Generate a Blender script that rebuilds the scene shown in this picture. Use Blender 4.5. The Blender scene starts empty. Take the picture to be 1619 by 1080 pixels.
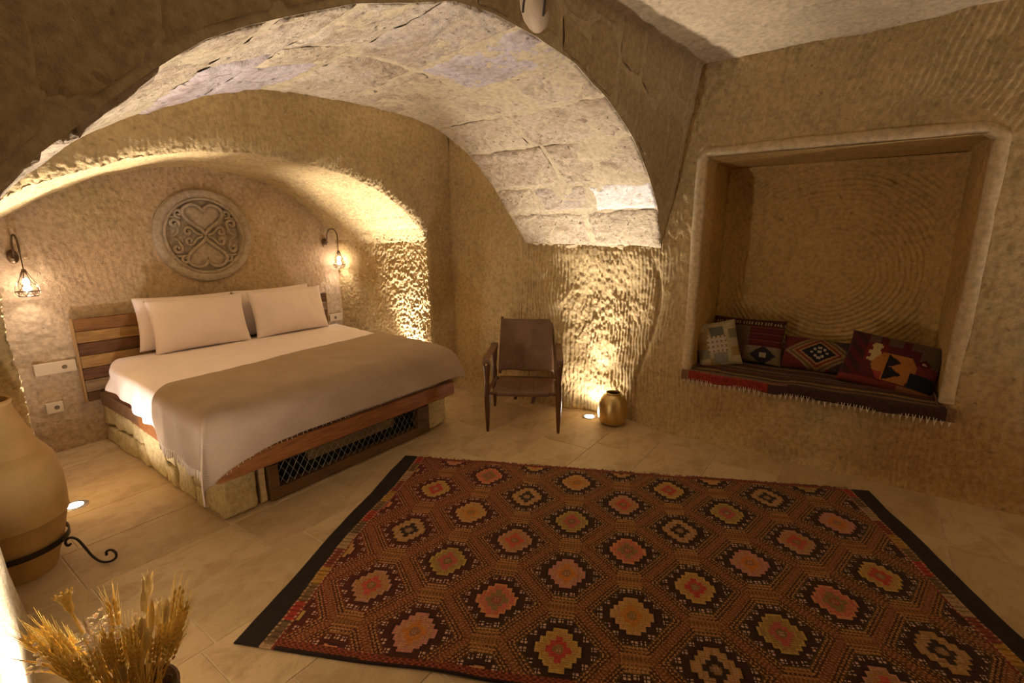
import bpy, bmesh, math, random
import numpy as np
from mathutils import Vector, Matrix

random.seed(7)
rng = np.random.default_rng(7)
S = bpy.context.scene
COL = S.collection

# ------------------------------------------------------------------ camera, world, light, exposure
F_PX, Y_HORIZON, CAM_H = 770.0, 372.0, 1.5
cam_d = bpy.data.cameras.new('camera'); cam = bpy.data.objects.new('camera', cam_d); COL.objects.link(cam)
cam_d.sensor_width = 36.0; cam_d.sensor_fit = 'HORIZONTAL'; cam_d.lens = F_PX / 1619.0 * 36.0
cam_d.clip_start = 0.02
cam.location = (0, 0, CAM_H)
cam.rotation_euler = (math.pi / 2 - math.atan((540 - Y_HORIZON) / F_PX), 0, 0)
S.camera = cam

wd = bpy.data.worlds.new('world'); S.world = wd; wd.use_nodes = True
wd.node_tree.nodes['Background'].inputs[0].default_value = (1.0, 0.8, 0.55, 1)
wd.node_tree.nodes['Background'].inputs[1].default_value = 0.0

S.view_settings.view_transform = 'Standard'; S.view_settings.look = 'None'
S.view_settings.gamma = 1.0; S.view_settings.use_curve_mapping = False
S.view_settings.exposure = 1.22

UPLIGHT_W = 64.0          # recessed floor spots
UPLIGHT_COL = (1.0, 0.885, 0.79)
SCONCE_W = 2.3
SCONCE_COL = (1.0, 0.83, 0.70)
ROOM_FILL_W = 28.0             # unseen fill spots added behind the camera

# room axes: u along the bed wall, v towards the bed wall
PHI = math.atan2(0.816, 0.578)
CU, SU = math.cos(PHI), math.sin(PHI)
def W(u, v, z=0.0): return Vector((u * CU - v * SU, u * SU + v * CU, z))

# ------------------------------------------------------------------ numpy noise
def _h(ix, iy, iz, seed):
    with np.errstate(over='ignore'):
        n = (ix.astype(np.uint32) * np.uint32(374761393) + iy.astype(np.uint32) * np.uint32(668265263)
             + iz.astype(np.uint32) * np.uint32(2246822519) + np.uint32(seed * 3266489917 & 0xffffffff))
        n = (n ^ (n >> np.uint32(13))) * np.uint32(1274126177)
        n = n ^ (n >> np.uint32(16))
    return (n & np.uint32(0xffff)).astype(np.float32) / 32767.5 - 1.0
def noise(x, y, z, seed=0):
    x, y, z = np.broadcast_arrays(np.asarray(x, np.float64), np.asarray(y, np.float64), np.asarray(z, np.float64))
    fx, fy, fz = np.floor(x), np.floor(y), np.floor(z)
    ix, iy, iz = fx.astype(np.int64), fy.astype(np.int64), fz.astype(np.int64)
    tx, ty, tz = x - fx, y - fy, z - fz
    tx, ty, tz = tx*tx*(3-2*tx), ty*ty*(3-2*ty), tz*tz*(3-2*tz)
    r = 0
    for a in (0, 1):
        for b in (0, 1):
            for c in (0, 1):
                r = r + _h(ix+a, iy+b, iz+c, seed) * (tx if a else 1-tx) * (ty if b else 1-ty) * (tz if c else 1-tz)
    return r
def fbm(x, y, z, sc, octs=3, seed=0, gain=0.5):
    r, a = 0, 1.0
    for o in range(octs):
        r = r + a * noise(np.asarray(x)*sc + 17.3*o, np.asarray(y)*sc + 9.1*o, np.asarray(z)*sc + 3.7*o, seed + o)
        sc *= 2.03; a *= gain
    return r
def sstep(a, b, x):
    t = np.clip((np.asarray(x, float) - a) / (b - a), 0, 1); return t*t*(3-2*t)

# ------------------------------------------------------------------ mesh helpers
def mesh_np(name, V, Fq, smooth=True):
    V = np.asarray(V, np.float32).reshape(-1, 3)
    me = bpy.data.meshes.new(name)
    if isinstance(Fq, np.ndarray):
        n, k = Fq.shape
        me.vertices.add(len(V)); me.vertices.foreach_set('co', V.ravel())
        me.loops.add(n*k); me.loops.foreach_set('vertex_index', Fq.astype(np.int32).ravel())
        me.polygons.add(n); me.polygons.foreach_set('loop_start', np.arange(0, n*k, k, dtype=np.int32))
        me.polygons.foreach_set('loop_total', np.full(n, k, np.int32))
        me.update(calc_edges=True)
    else:
        me.from_pydata([tuple(map(float, p)) for p in V], [], Fq)
    me.polygons.foreach_set('use_smooth', np.full(len(me.polygons), smooth))
    me.update()
    return me
def gridF(nr, nc, wrap=False):
    i = np.arange(nr-1)[:, None]; j = np.arange(nc if wrap else nc-1)[None, :]
    j2 = (j+1) % nc if wrap else j+1
    return np.stack([i*nc+j + 0*j2, i*nc+j2, (i+1)*nc+j2, (i+1)*nc+j + 0*j2], -1).reshape(-1, 4)
def link(name, me, mat=None, parent=None, loc=(0, 0, 0), rot=(0, 0, 0)):
    o = bpy.data.objects.new(name, me); COL.objects.link(o)
    if me is not None and mat is not None and not me.materials: me.materials.append(mat)
    if parent is not None: o.parent = parent
    o.location = loc; o.rotation_euler = rot
    return o
def tag(o, label=None, cat=None, group=None, kind=None):
    if label: o['label'] = label
    if cat: o['category'] = cat
    if group: o['group'] = group
    if kind: o['kind'] = kind
    return o
def thing(name, label, cat, uvz=(0, 0, 0), rz=0.0, group=None):
    o = bpy.data.objects.new(name, None); COL.objects.link(o); o.empty_display_size = 0.1
    o.location = W(*uvz); o.rotation_euler = (0, 0, PHI + rz)
    return tag(o, label, cat, group)
def room(name, me, mat, label):          # a piece of the setting, built in room axes
    return tag(link(name, me, mat, None, (0, 0, 0), (0, 0, PHI)), label, None, None, 'structure')

class MB:
    """collects pieces of one part"""
    def __init__(s): s.v = []; s.f = []
    def add(s, V, Fc):
        o = len(s.v); s.v += [tuple(map(float, p)) for p in V]; s.f += [tuple(int(i)+o for i in f) for f in Fc]; return s
    def box(s, x0, x1, y0, y1, z0, z1, M=None):
        V = [Vector(p) for p in ((x0,y0,z0),(x1,y0,z0),(x1,y1,z0),(x0,y1,z0),(x0,y0,z1),(x1,y0,z1),(x1,y1,z1),(x0,y1,z1))]
        if M is not None: V = [M @ p for p in V]
        return s.add(V, [(0,3,2,1),(4,5,6,7),(0,1,5,4),(1,2,6,5),(2,3,7,6),(3,0,4,7)])
    def bbox(s, x0, x1, y0, y1, z0, z1, b=0.005, M=None):
        V = []
        for z, i in ((z0, b), (z0+b, 0), (z1-b, 0), (z1, b)):
            c = b if i == 0 else b
            xs0, xs1, ys0, ys1 = x0+i, x1-i, y0+i, y1-i
            V += [(xs0+c,ys0,z),(xs1-c,ys0,z),(xs1,ys0+c,z),(xs1,ys1-c,z),(xs1-c,ys1,z),(xs0+c,ys1,z),(xs0,ys1-c,z),(xs0,ys0+c,z)]
        V = [Vector(p) for p in V]
        if M is not None: V = [M @ p for p in V]
        Fc = [tuple(range(7,-1,-1)), tuple(range(24,32))]
        for k in range(3):
            for j in range(8): Fc.append((k*8+j, k*8+(j+1)%8, (k+1)*8+(j+1)%8, (k+1)*8+j))
        return s.add(V, Fc)
    def lathe(s, prof, seg=24, M=None, a0=0, a1=2*math.pi):
        full = abs(a1-a0-2*math.pi) < 1e-6; n = seg if full else seg+1
        V = []
        for r, z in prof:
            for j in range(n):
                a = a0+(a1-a0)*j/seg; V.append(Vector((r*math.cos(a), r*math.sin(a), z)))
        if M is not None: V = [M @ p for p in V]
        Fc = []
        for i in range(len(prof)-1):
            for j in range(seg):
                k = (j+1) % n; Fc.append((i*n+j, i*n+k, (i+1)*n+k, (i+1)*n+j))
        return s.add(V, Fc)
    def tube(s, pts, r, seg=8, cap=True):
        P = [Vector(p) for p in pts]; n = len(P)
        R = r if hasattr(r, '__len__') else [r]*n
        T = []
        for i in range(n):
            t = P[min(i+1, n-1)] - P[max(i-1, 0)]; T.append(t.normalized() if t.length > 1e-9 else Vector((0,0,1)))
        up = Vector((0,0,1)) if abs(T[0].z) < .9 else Vector((1,0,0))
        nrm = (up - T[0]*up.dot(T[0])).normalized(); V = []
        for i in range(n):
            nrm = nrm - T[i]*nrm.dot(T[i]); nrm = nrm.normalized() if nrm.length > 1e-6 else T[i].orthogonal().normalized()
            b = T[i].cross(nrm)
            for j in range(seg):
                a = 2*math.pi*j/seg; V.append(P[i] + (nrm*math.cos(a)+b*math.sin(a))*R[i])
        Fc = [(i*seg+j, i*seg+(j+1)%seg, (i+1)*seg+(j+1)%seg, (i+1)*seg+j) for i in range(n-1) for j in range(seg)]
        if cap: Fc += [tuple(range(seg-1,-1,-1)), tuple(range((n-1)*seg, n*seg))]
        return s.add(V, Fc)
    def build(s, name, mat, parent=None, smooth=True, loc=(0,0,0), rot=(0,0,0), auto=35):
        me = bpy.data.meshes.new(name); me.from_pydata(s.v, [], s.f)
        bm = bmesh.new(); bm.from_mesh(me); bmesh.ops.recalc_face_normals(bm, faces=bm.faces); 
        if smooth:
            for f in bm.faces: f.smooth = True
            for e in bm.edges:
                if len(e.link_faces) == 2 and e.calc_face_angle(0) > math.radians(auto): e.smooth = False
        bm.to_mesh(me); bm.free(); me.update()
        return link(name, me, mat, parent, loc, rot)
def spline(pts, n):
    P = np.asarray(pts, float); m = len(P); out = []
    Q = np.vstack([2*P[0]-P[1], P, 2*P[-1]-P[-2]])
    for k in range(n):
        t = k/(n-1)*(m-1); i = min(int(t), m-2); t -= i
        a, b, c, d = Q[i], Q[i+1], Q[i+2], Q[i+3]
        out.append(.5*((2*b)+(-a+c)*t+(2*a-5*b+4*c-d)*t*t+(-a+3*b-3*c+d)*t**3))
    return np.array(out)
def resample(P, n):
    P = np.asarray(P, float); d = np.r_[0, np.cumsum(np.linalg.norm(np.diff(P, axis=0), axis=1))]
    t = np.linspace(0, d[-1], n); return np.stack([np.interp(t, d, P[:, k]) for k in range(P.shape[1])], 1)
def vcol(me, cols):
    """one colour per face"""
    a = me.color_attributes.new('Col', 'FLOAT_COLOR', 'CORNER')
    tot = np.empty(len(me.polygons), np.int32); me.polygons.foreach_get('loop_total', tot)
    c = np.ones((len(cols), 4), np.float32); c[:, :3] = cols
    a.data.foreach_set('color', np.repeat(c, tot, axis=0).ravel())

# ------------------------------------------------------------------ materials
def newmat(name):
    m = bpy.data.materials.new(name); m.use_nodes = True
    nt = m.node_tree; nt.nodes.clear()
    out = nt.nodes.new('ShaderNodeOutputMaterial'); b = nt.nodes.new('ShaderNodeBsdfPrincipled')
    nt.links.new(b.outputs[0], out.inputs[0])
    return m, nt, b
def N(nt, t, **kw):
    n = nt.nodes.new(t)
    for k, v in kw.items():
        if k.startswith('i_'):
            key = k[2:]; key = int(key) if key.isdigit() else key.replace('_', ' ')
            n.inputs[key].default_value = v
        else: setattr(n, k, v)
    return n
def ramp(nt, src, stops, interp='LINEAR'):
    r = nt.nodes.new('ShaderNodeValToRGB'); r.color_ramp.interpolation = interp
    e = r.color_ramp.elements
    while len(e) < len(stops): e.new(0.5)
    for q, (p, c) in zip(e, stops): q.position = p; q.color = (*c, 1) if len(c) == 3 else c
    nt.links.new(src, r.inputs[0]); return r.outputs[0]
def mixc(nt, fac, a, b, mode='MIX'):
    m = nt.nodes.new('ShaderNodeMix'); m.data_type = 'RGBA'; m.blend_type = mode
    for s, i in ((fac, 0), (a, 6), (b, 7)):
        if hasattr(s, 'links'): nt.links.new(s, m.inputs[i])
        elif i == 0: m.inputs[0].default_value = s
        else: m.inputs[i].default_value = (*s, 1)
    return m.outputs[2]
def objco(nt, scale=(1,1,1)):
    t = N(nt, 'ShaderNodeTexCoord'); mp = N(nt, 'ShaderNodeMapping'); mp.inputs['Scale'].default_value = scale
    nt.links.new(t.outputs['Object'], mp.inputs[0]); return mp.outputs[0]
def nz(nt, co, scale, detail=3, rough=.55, dist=0):
    n = N(nt, 'ShaderNodeTexNoise'); n.inputs['Scale'].default_value = scale; n.inputs['Detail'].default_value = detail
    n.inputs['Roughness'].default_value = rough; n.inputs['Distortion'].default_value = dist
    nt.links.new(co, n.inputs['Vector']); return n.outputs[0]
def bump(nt, b, h, strength=.3, dist=.01, prev=None):
    n = N(nt, 'ShaderNodeBump'); n.inputs['Strength'].default_value = strength; n.inputs['Distance'].default_value = dist
    nt.links.new(h, n.inputs['Height'])
    if prev is not None: nt.links.new(prev, n.inputs['Normal'])
    nt.links.new(n.outputs[0], b.inputs['Normal']); return n.outputs[0]
BW = [(0.0, (0,0,0)), (1.0, (1,1,1))]
def tuff(name, col, dark=.72, light=1.18, specks=.5, bs=.35, grain=90, pink=None, rand=None, stains=None, blotch=False):
    m, nt, b = newmat(name); co = objco(nt); c = Vector(col)
    big = nz(nt, co, 2.2, 4, .6, .6)
    base = ramp(nt, big, [(.32, tuple(c*dark)), (.52, tuple(c)), (.72, tuple(c*light))])
    if pink:
        base = mixc(nt, ramp(nt, nz(nt, co, 1.3, 2), [(.45, (0,0,0)), (.62, (1,1,1))]), base, pink)
    if rand:
        oi = N(nt, 'ShaderNodeObjectInfo'); r = ramp(nt, oi.outputs['Random'], rand, 'CONSTANT')
        base = mixc(nt, ramp(nt, nz(nt, co, 6, 4, .6), [(.38, (.15,.15,.15)), (.6, (.85,.85,.85))]), base, r)
    if stains:
        for (cx, cy, cz), rad, sc, amt in stains:      # old damp stains with a shape of their own
            d = N(nt, 'ShaderNodeVectorMath', operation='DISTANCE'); d.inputs[1].default_value = (cx, cy, cz)
            nt.links.new(co, d.inputs[0])
            ad = N(nt, 'ShaderNodeMath', operation='MULTIPLY_ADD'); nt.links.new(nz(nt, co, 5, 4), ad.inputs[0]); ad.inputs[1].default_value = rad*1.1
            nt.links.new(d.outputs['Value'], ad.inputs[2])
            f = ramp(nt, ad.outputs[0], [(rad*.9, (amt,)*3), (min(rad*1.6, .99), (0,0,0))])
            base = mixc(nt, f, base, sc)
    if blotch:       # darker clasts and weathered patches in the stone itself
        pc = N(nt, 'ShaderNodeNewGeometry').outputs['Position']
        base = mixc(nt, ramp(nt, nz(nt, pc, 3.2, 5, .65, .8), [(.49, (0,)*3), (.64, (.85,)*3)]), base, (.29,.20,.115))
        base = mixc(nt, ramp(nt, nz(nt, pc, 5.5, 4, .6), [(.58, (0,)*3), (.70, (.5,)*3)]), base, (.44,.37,.35))
        base = mixc(nt, ramp(nt, nz(nt, pc, 15, 3, .55, .9), [(.63, (0,)*3), (.665, (.92,)*3)]), base, (.11,.075,.045))
    fine = nz(nt, co, 34, 3, .6)
    base = mixc(nt, .5, base, ramp(nt, fine, [(.32, tuple(c*.58)), (.62, tuple(c*1.22))]))
    sp = ramp(nt, nz(nt, co, 30, 2, .5), [(.66, (0,0,0)), (.73, (specks,)*3)])
    base = mixc(nt, sp, base, tuple(c*.28))
    nt.links.new(base, b.inputs['Base Color']); b.inputs['Roughness'].default_value = .93
    b.inputs['Specular IOR Level'].default_value = .2
    p = bump(nt, b, nz(nt, co, grain, 4, .7), min(1, bs*1.5), .014)
    bump(nt, b, nz(nt, co, grain*.33, 3, .6), bs*.7, .02, p)
    return m
def simple(name, col, rough=.6, metal=0, noise_s=0, amt=.15, bs=0, bsc=80, spec=.5, sheen=0, scale=(1,1,1)):
    m, nt, b = newmat(name); co = objco(nt, scale); c = Vector(col)
    if noise_s:
        nt.links.new(ramp(nt, nz(nt, co, noise_s, 4, .6, .3), [(.3, tuple(c*(1-amt))), (.7, tuple(c*(1+amt)))]), b.inputs['Base Color'])
    else: b.inputs['Base Color'].default_value = (*col, 1)
    b.inputs['Roughness'].default_value = rough; b.inputs['Metallic'].default_value = metal
    b.inputs['Specular IOR Level'].default_value = spec; b.inputs['Sheen Weight'].default_value = sheen
    if bs: bump(nt, b, nz(nt, co, bsc, 4, .6), bs, .006)
    return m
def wood(name, c1, c2, sc=(2.5, 26, 26), rough=.6, bs=.25):
    m, nt, b = newmat(name); co = objco(nt, sc)
    oi = N(nt, 'ShaderNodeObjectInfo'); ad = N(nt, 'ShaderNodeVectorMath', operation='ADD'); nt.links.new(co, ad.inputs[0])
    ml = N(nt, 'ShaderNodeMath', operation='MULTIPLY'); ml.inputs[1].default_value = 37; nt.links.new(oi.outputs['Random'], ml.inputs[0]); nt.links.new(ml.outputs[0], ad.inputs[1])
    g = nz(nt, ad.outputs[0], 1.6, 5, .65, 1.2)
    nt.links.new(ramp(nt, g, [(.3, c1), (.5, tuple((Vector(c1)+Vector(c2))/2)), (.7, c2)]), b.inputs['Base Color'])
    b.inputs['Roughness'].default_value = rough; b.inputs['Specular IOR Level'].default_value = .25; bump(nt, b, g, bs, .004); return m
def fabric(name, col, wx=900, rough=.9, amt=.12, bs=.3, band=None, sheen=.2):
    m, nt, b = newmat(name); co = objco(nt); c = Vector(col)
    n1 = nz(nt, co, 6, 3); base = ramp(nt, n1, [(.3, tuple(c*(1-amt))), (.7, tuple(c*(1+amt)))])
    w1 = nz(nt, objco(nt, (1, 1, 1)), wx*.3, 2)
    if band:
        w = N(nt, 'ShaderNodeTexWave', bands_direction='DIAGONAL'); cw = objco(nt, (.04, 1, 1)); w.inputs['Scale'].default_value = band[1]; w.inputs['Distortion'].default_value = 1.0
        w.inputs['Detail'].default_value = 2; nt.links.new(cw, w.inputs['Vector'])
        base = mixc(nt, ramp(nt, w.outputs[0], [(.2, (0,)*3), (.8, (.45,)*3)]), base, tuple(c*.72))
        p = bump(nt, b, w.outputs[0], .25, .004); bump(nt, b, w1, bs, .003, p)
    else: bump(nt, b, w1, bs, .003)
    nt.links.new(base, b.inputs['Base Color']); b.inputs['Roughness'].default_value = rough
    b.inputs['Sheen Weight'].default_value = sheen; b.inputs['Specular IOR Level'].default_value = .2
    return m
def woven(name, nsc=700, bs=.4):
    m, nt, b = newmat(name); at = N(nt, 'ShaderNodeVertexColor', layer_name='Col'); co = objco(nt)
    v = ramp(nt, nz(nt, co, 120, 3), [(.3, (.72,)*3), (.7, (1.12,)*3)])
    nt.links.new(mixc(nt, 1.0, at.outputs[0], v, 'MULTIPLY'), b.inputs['Base Color'])
    b.inputs['Roughness'].default_value = .95; b.inputs['Specular IOR Level'].default_value = .12; b.inputs['Sheen Weight'].default_value = .08
    bump(nt, b, nz(nt, co, nsc*.4, 2), bs, .003); return m
def emit(name, col, s):
    m = bpy.data.materials.new(name); m.use_nodes = True; nt = m.node_tree; nt.nodes.clear()
    o = nt.nodes.new('ShaderNodeOutputMaterial'); e = nt.nodes.new('ShaderNodeEmission')
    e.inputs[0].default_value = (*col, 1); e.inputs[1].default_value = s; nt.links.new(e.outputs[0], o.inputs[0]); return m

TUFF = (.53, .39, .19)
M = {}
M['tuff'] = tuff('carved_tuff', TUFF)
M['tuff_right'] = tuff('carved_tuff_right', TUFF, stains=[((3.6, -.55, .20), .58, (.42, .17, .035), .8), ((3.6, .55, .36), .42, (.46,.22,.06), .5), ((3.6, -1.25, 1.0), .9, (.30,.24,.15), .6)])
M['tuff_back'] = tuff('bed_wall_tuff', (.52, .385, .245), stains=[((1.15, 4.47, 1.75), .3, (.32,.30,.10), .5)])
M['tuff_ceiling'] = tuff('ceiling_tuff', (.56, .44, .28), specks=.35)
M['tuff_niche'] = tuff('niche_tuff', (.60, .40, .15), specks=.3)
M['plaster'] = tuff('niche_plaster', (.56, .43, .25), .88, 1.08, .15, .12, 60)
M['mortar'] = tuff('arch_mortar', (.53, .43, .27), .85, 1.1, .3, .3, 70)
M['stone'] = tuff('arch_stone', (.50, .40, .27), .62, 1.18, .95, .5, 50,
     rand=[(0, (.56,.45,.31)), (.16, (.36,.25,.16)), (.3, (.58,.48,.36)), (.44, (.40,.34,.32)), (.56, (.55,.44,.27)), (.7, (.42,.29,.20)), (.84, (.62,.53,.42))], blotch=True)
M['stone_face'] = tuff('arch_face_stone', (.46,.36,.21), .8, 1.12, .4, .35, 60)
M['stone_white'] = tuff('white_arch_stone', (.74,.68,.60), .9, 1.06, .6, .3, 50)
M['stone_lilac'] = tuff('lilac_arch_stone', (.50,.42,.40), .7, 1.12, .8, .4, 50, blotch=True)
M['stone_green'] = tuff('platform_stone', (.54,.44,.24), .8, 1.15, .4, .4, 60)
M['carving'] = tuff('carved_medallion_stone', (.44,.365,.285), .85, 1.1, .2, .15, 80)
M['grout'] = simple('floor_grout', (.60,.50,.35), .9, noise_s=20)
def travertine():
    m, nt, b = newmat('travertine'); co = objco(nt)
    oi = N(nt, 'ShaderNodeObjectInfo')
    base = ramp(nt, oi.outputs['Random'], [(0, (.50,.365,.20)), (.35, (.57,.425,.245)), (.65, (.46,.335,.185)), (1, (.59,.445,.27))])
    big = nz(nt, objco(nt, (1.5, 2.3, 1)), 2.6, 6, .68, 1.0)
    base = mixc(nt, ramp(nt, big, [(.46, (0,)*3), (.60, (.75,)*3)]), base, (.38,.262,.135))
    base = mixc(nt, ramp(nt, nz(nt, co, 14, 5, .65), [(.5, (0,)*3), (.75, (.5,)*3)]), base, (.56,.46,.30))
    base = mixc(nt, ramp(nt, nz(nt, co, 55, 2), [(.68, (0,)*3), (.74, (.5,)*3)]), base, (.28,.2,.12))
    nt.links.new(base, b.inputs['Base Color'])
    nt.links.new(ramp(nt, nz(nt, co, 9, 3), [(.3, (.42,)*3), (.7, (.62,)*3)]), b.inputs['Roughness'])
    b.inputs['Specular IOR Level'].default_value = .35
    bump(nt, b, nz(nt, co, 12, 4, .6), .1, .01); return m
M['travertine'] = travertine()
M['white_cloth'] = fabric('white_bed_linen', (.86,.75,.735), amt=.03, bs=.08)
M['throw'] = fabric('taupe_throw', (.42,.31,.215), amt=.08, bs=.3, band=('Y', 64), sheen=0)
M['fringe'] = fabric('cream_fringe', (.62,.52,.41), amt=.1)
M['rail_wood'] = wood('reddish_platform_wood', (.15,.052,.014), (.33,.13,.04), (22, 2.2, 22))
M['rail_wood_u'] = wood('reddish_platform_wood_front', (.15,.052,.014), (.33,.13,.04), (2.2, 22, 22))
M['frame_wood'] = wood('grille_frame_wood', (.09,.045,.02), (.18,.10,.05), (2.2, 22, 22))
M['plank_a'] = wood('plank_dark', (.055,.022,.009), (.16,.072,.028), (3, 26, 26))
M['plank_b'] = wood('plank_mid', (.14,.060,.020), (.29,.14,.052), (3, 26, 26))
M['plank_c'] = wood('plank_pale', (.20,.10,.03), (.45,.265,.095), (3, 26, 26))
M['plank_d'] = wood('plank_grey', (.15,.09,.045), (.29,.19,.095), (3, 26, 26))
M['edge_wood'] = wood('pale_edge_wood', (.28,.16,.06), (.42,.26,.11), (26, 26, 3))
M['mesh_metal'] = simple('grille_metal', (.30,.29,.28), .5, .7)
M['black'] = simple('cavity_shade_black', (.012,.011,.010), .9)  # near-black, puts the shade inside the platform into the colour
M['iron'] = simple('wrought_iron', (.035,.024,.017), .5, .6, noise_s=30, bs=.2)
M['lamp_metal'] = simple('aged_lamp_metal', (.13,.085,.05), .45, .8, noise_s=40)
M['chair_wood'] = wood('chair_wood', (.075,.032,.012), (.16,.072,.028), (16, 16, 2.5), .42)
M['leather'] = simple('brown_leather', (.15,.078,.040), .5, noise_s=9, amt=.28, bs=.25, bsc=140)
M['brass'] = simple('brushed_brass', (.62,.46,.20), .34, 1.0, noise_s=14, amt=.14, bs=.10, bsc=60, scale=(3, 3, .5))
M['brass_in'] = simple('dark_brass_inside', (.20,.14,.05), .6, 1.0)
M['clay'] = simple('pale_clay', (.45,.28,.095), .75, noise_s=4, amt=.18, bs=.25, bsc=30)
M['socket'] = simple('cream_socket', (.58,.46,.31), .5)
M['socket_dark'] = simple('socket_hole', (.16,.11,.07), .6)
M['steel'] = simple('steel_trim', (.50,.46,.40), .35, .9)
M['led'] = emit('led_lens', (1.0, .93, .84), 14)
M['bulb'] = emit('sconce_bulb', (1.0, .86, .70), 30)
def glass():
    m, nt, b = newmat('lamp_glass'); b.inputs['Base Color'].default_value = (1, .93, .86, 1); b.inputs['Roughness'].default_value = .12
    b.inputs['Transmission Weight'].default_value = 1.0; b.inputs['IOR'].default_value = 1.15; return m
M['glass'] = glass()
M['rug'] = woven('kilim_rug'); M['kilim'] = woven('kilim_textile')
M['rug_edge'] = fabric('rug_selvage', (.10,.045,.03))
M['pendant'] = simple('pale_pendant', (.40,.29,.175), .6, noise_s=8, amt=.2, bs=.3)
M['cord'] = simple('dark_cord', (.03,.02,.012), .8)
M['stalk'] = simple('straw_stalk', (.74,.50,.14), .8, noise_s=30)
M['ear'] = simple('golden_ear', (.80,.55,.15), .85, noise_s=60, amt=.3)
M['tail'] = simple('bunny_tail', (.72,.56,.30), .95, noise_s=80, amt=.15, bs=.5, bsc=200)
M['flower'] = simple('pale_dried_flower', (.74,.60,.46), .9, noise_s=50, amt=.2)
M['ear'].node_tree.nodes['Principled BSDF'].inputs['Subsurface Weight'].default_value = .55; M['ear'].node_tree.nodes['Principled BSDF'].inputs['Subsurface Radius'].default_value = (.02, .014, .006)
M['stalk'].node_tree.nodes['Principled BSDF'].inputs['Subsurface Weight'].default_value = .55; M['stalk'].node_tree.nodes['Principled BSDF'].inputs['Subsurface Radius'].default_value = (.02, .014, .006)
M['tail'].node_tree.nodes['Principled BSDF'].inputs['Subsurface Weight'].default_value = .55; M['tail'].node_tree.nodes['Principled BSDF'].inputs['Subsurface Radius'].default_value = (.02, .014, .006)
M['flower'].node_tree.nodes['Principled BSDF'].inputs['Subsurface Weight'].default_value = .55; M['flower'].node_tree.nodes['Principled BSDF'].inputs['Subsurface Radius'].default_value = (.02, .014, .006)
M['wicker'] = simple('dark_wicker', (.12,.065,.028), .8, noise_s=40, amt=.4, bs=.6)

# ------------------------------------------------------------------ light fittings recessed in the floor
def uplight(label, u, v, watts, tilt_u=0.0, tilt_v=0.0, cone=80, spill=.3):
    """recessed spot: a soft beam upwards and the wide spill of its lens"""
    t = thing('floor_uplight', label, 'light', (u, v, 0), 0, 'recessed floor uplights')
    MB().lathe([(.040, .001), (.041, .005), (.058, .006), (.062, .003), (.062, .0)], 28).build('trim_ring', M['steel'], t)
    MB().lathe([(.0, .0035), (.041, .0035)], 24).build('lens', M['led'], t)
    for nm, w_, cn in (('beam_lamp', watts, cone), ('spill_lamp', watts*spill, 172)):
        l = bpy.data.lights.new(nm, 'SPOT'); l.energy = w_; l.color = UPLIGHT_COL; l.spot_size = math.radians(cn); l.spot_blend = 1.0
        l.shadow_soft_size = .03
        o = bpy.data.objects.new(nm, l); COL.objects.link(o); o.parent = t; o.location = (0, 0, .04)
        o.rotation_euler = (math.pi + tilt_v, tilt_u, 0)
    return t

# ================================================================== THE SETTING
# ------------------------------------------------------------------ floor with stone tiles
mb = MB(); mb.box(-1.1, 3.85, -2.9, 4.6, -.12, -.004)
floor = room('floor', mb.build('tmp', M['grout'], None, False).data, None, 'beige travertine tile floor'); bpy.data.objects.remove(bpy.data.objects['tmp'])
rows = [-2.88, -2.49, -2.1, -1.71, -1.31, -.915, -.52, -.122, .267, .66, 1.053, 1.432, 1.81, 2.19, 2.56, 2.95, 3.34, 3.73, 4.12, 4.52]
starts = {10: -.28, 12: -.16, 13: -.17, 14: 1.03, 8: 3.58, 7: 3.39, 9: 3.415, 6: 3.58}
for r in range(len(rows)-1):
    v0, v1 = rows[r]+.002, rows[r+1]-.002
    ph = {13: .445, 12: .62, 14: 1.03, 9: 3.415, 7: 3.58, 8: 3.30, 6: 3.05}.get(r, random.uniform(0, .6))
    L = .6
    us = sorted(set([round(ph + k*L, 3) for k in range(-9, 9) if -1.05 < ph + k*L < 3.78] + [-1.08, 3.82]))
    for a, b_ in zip(us[:-1], us[1:]):
        if b_ - a < .03: continue
        t = MB().bbox(a+.002-(a+b_)/2, b_-.002-(a+b_)/2, v0-(v0+v1)/2, v1-(v0+v1)/2, -.03, random.uniform(-.0012, .0), .0025)
        t.build('tile', M['travertine'], floor, False, ((a+b_)/2, (v0+v1)/2, 0))

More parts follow.
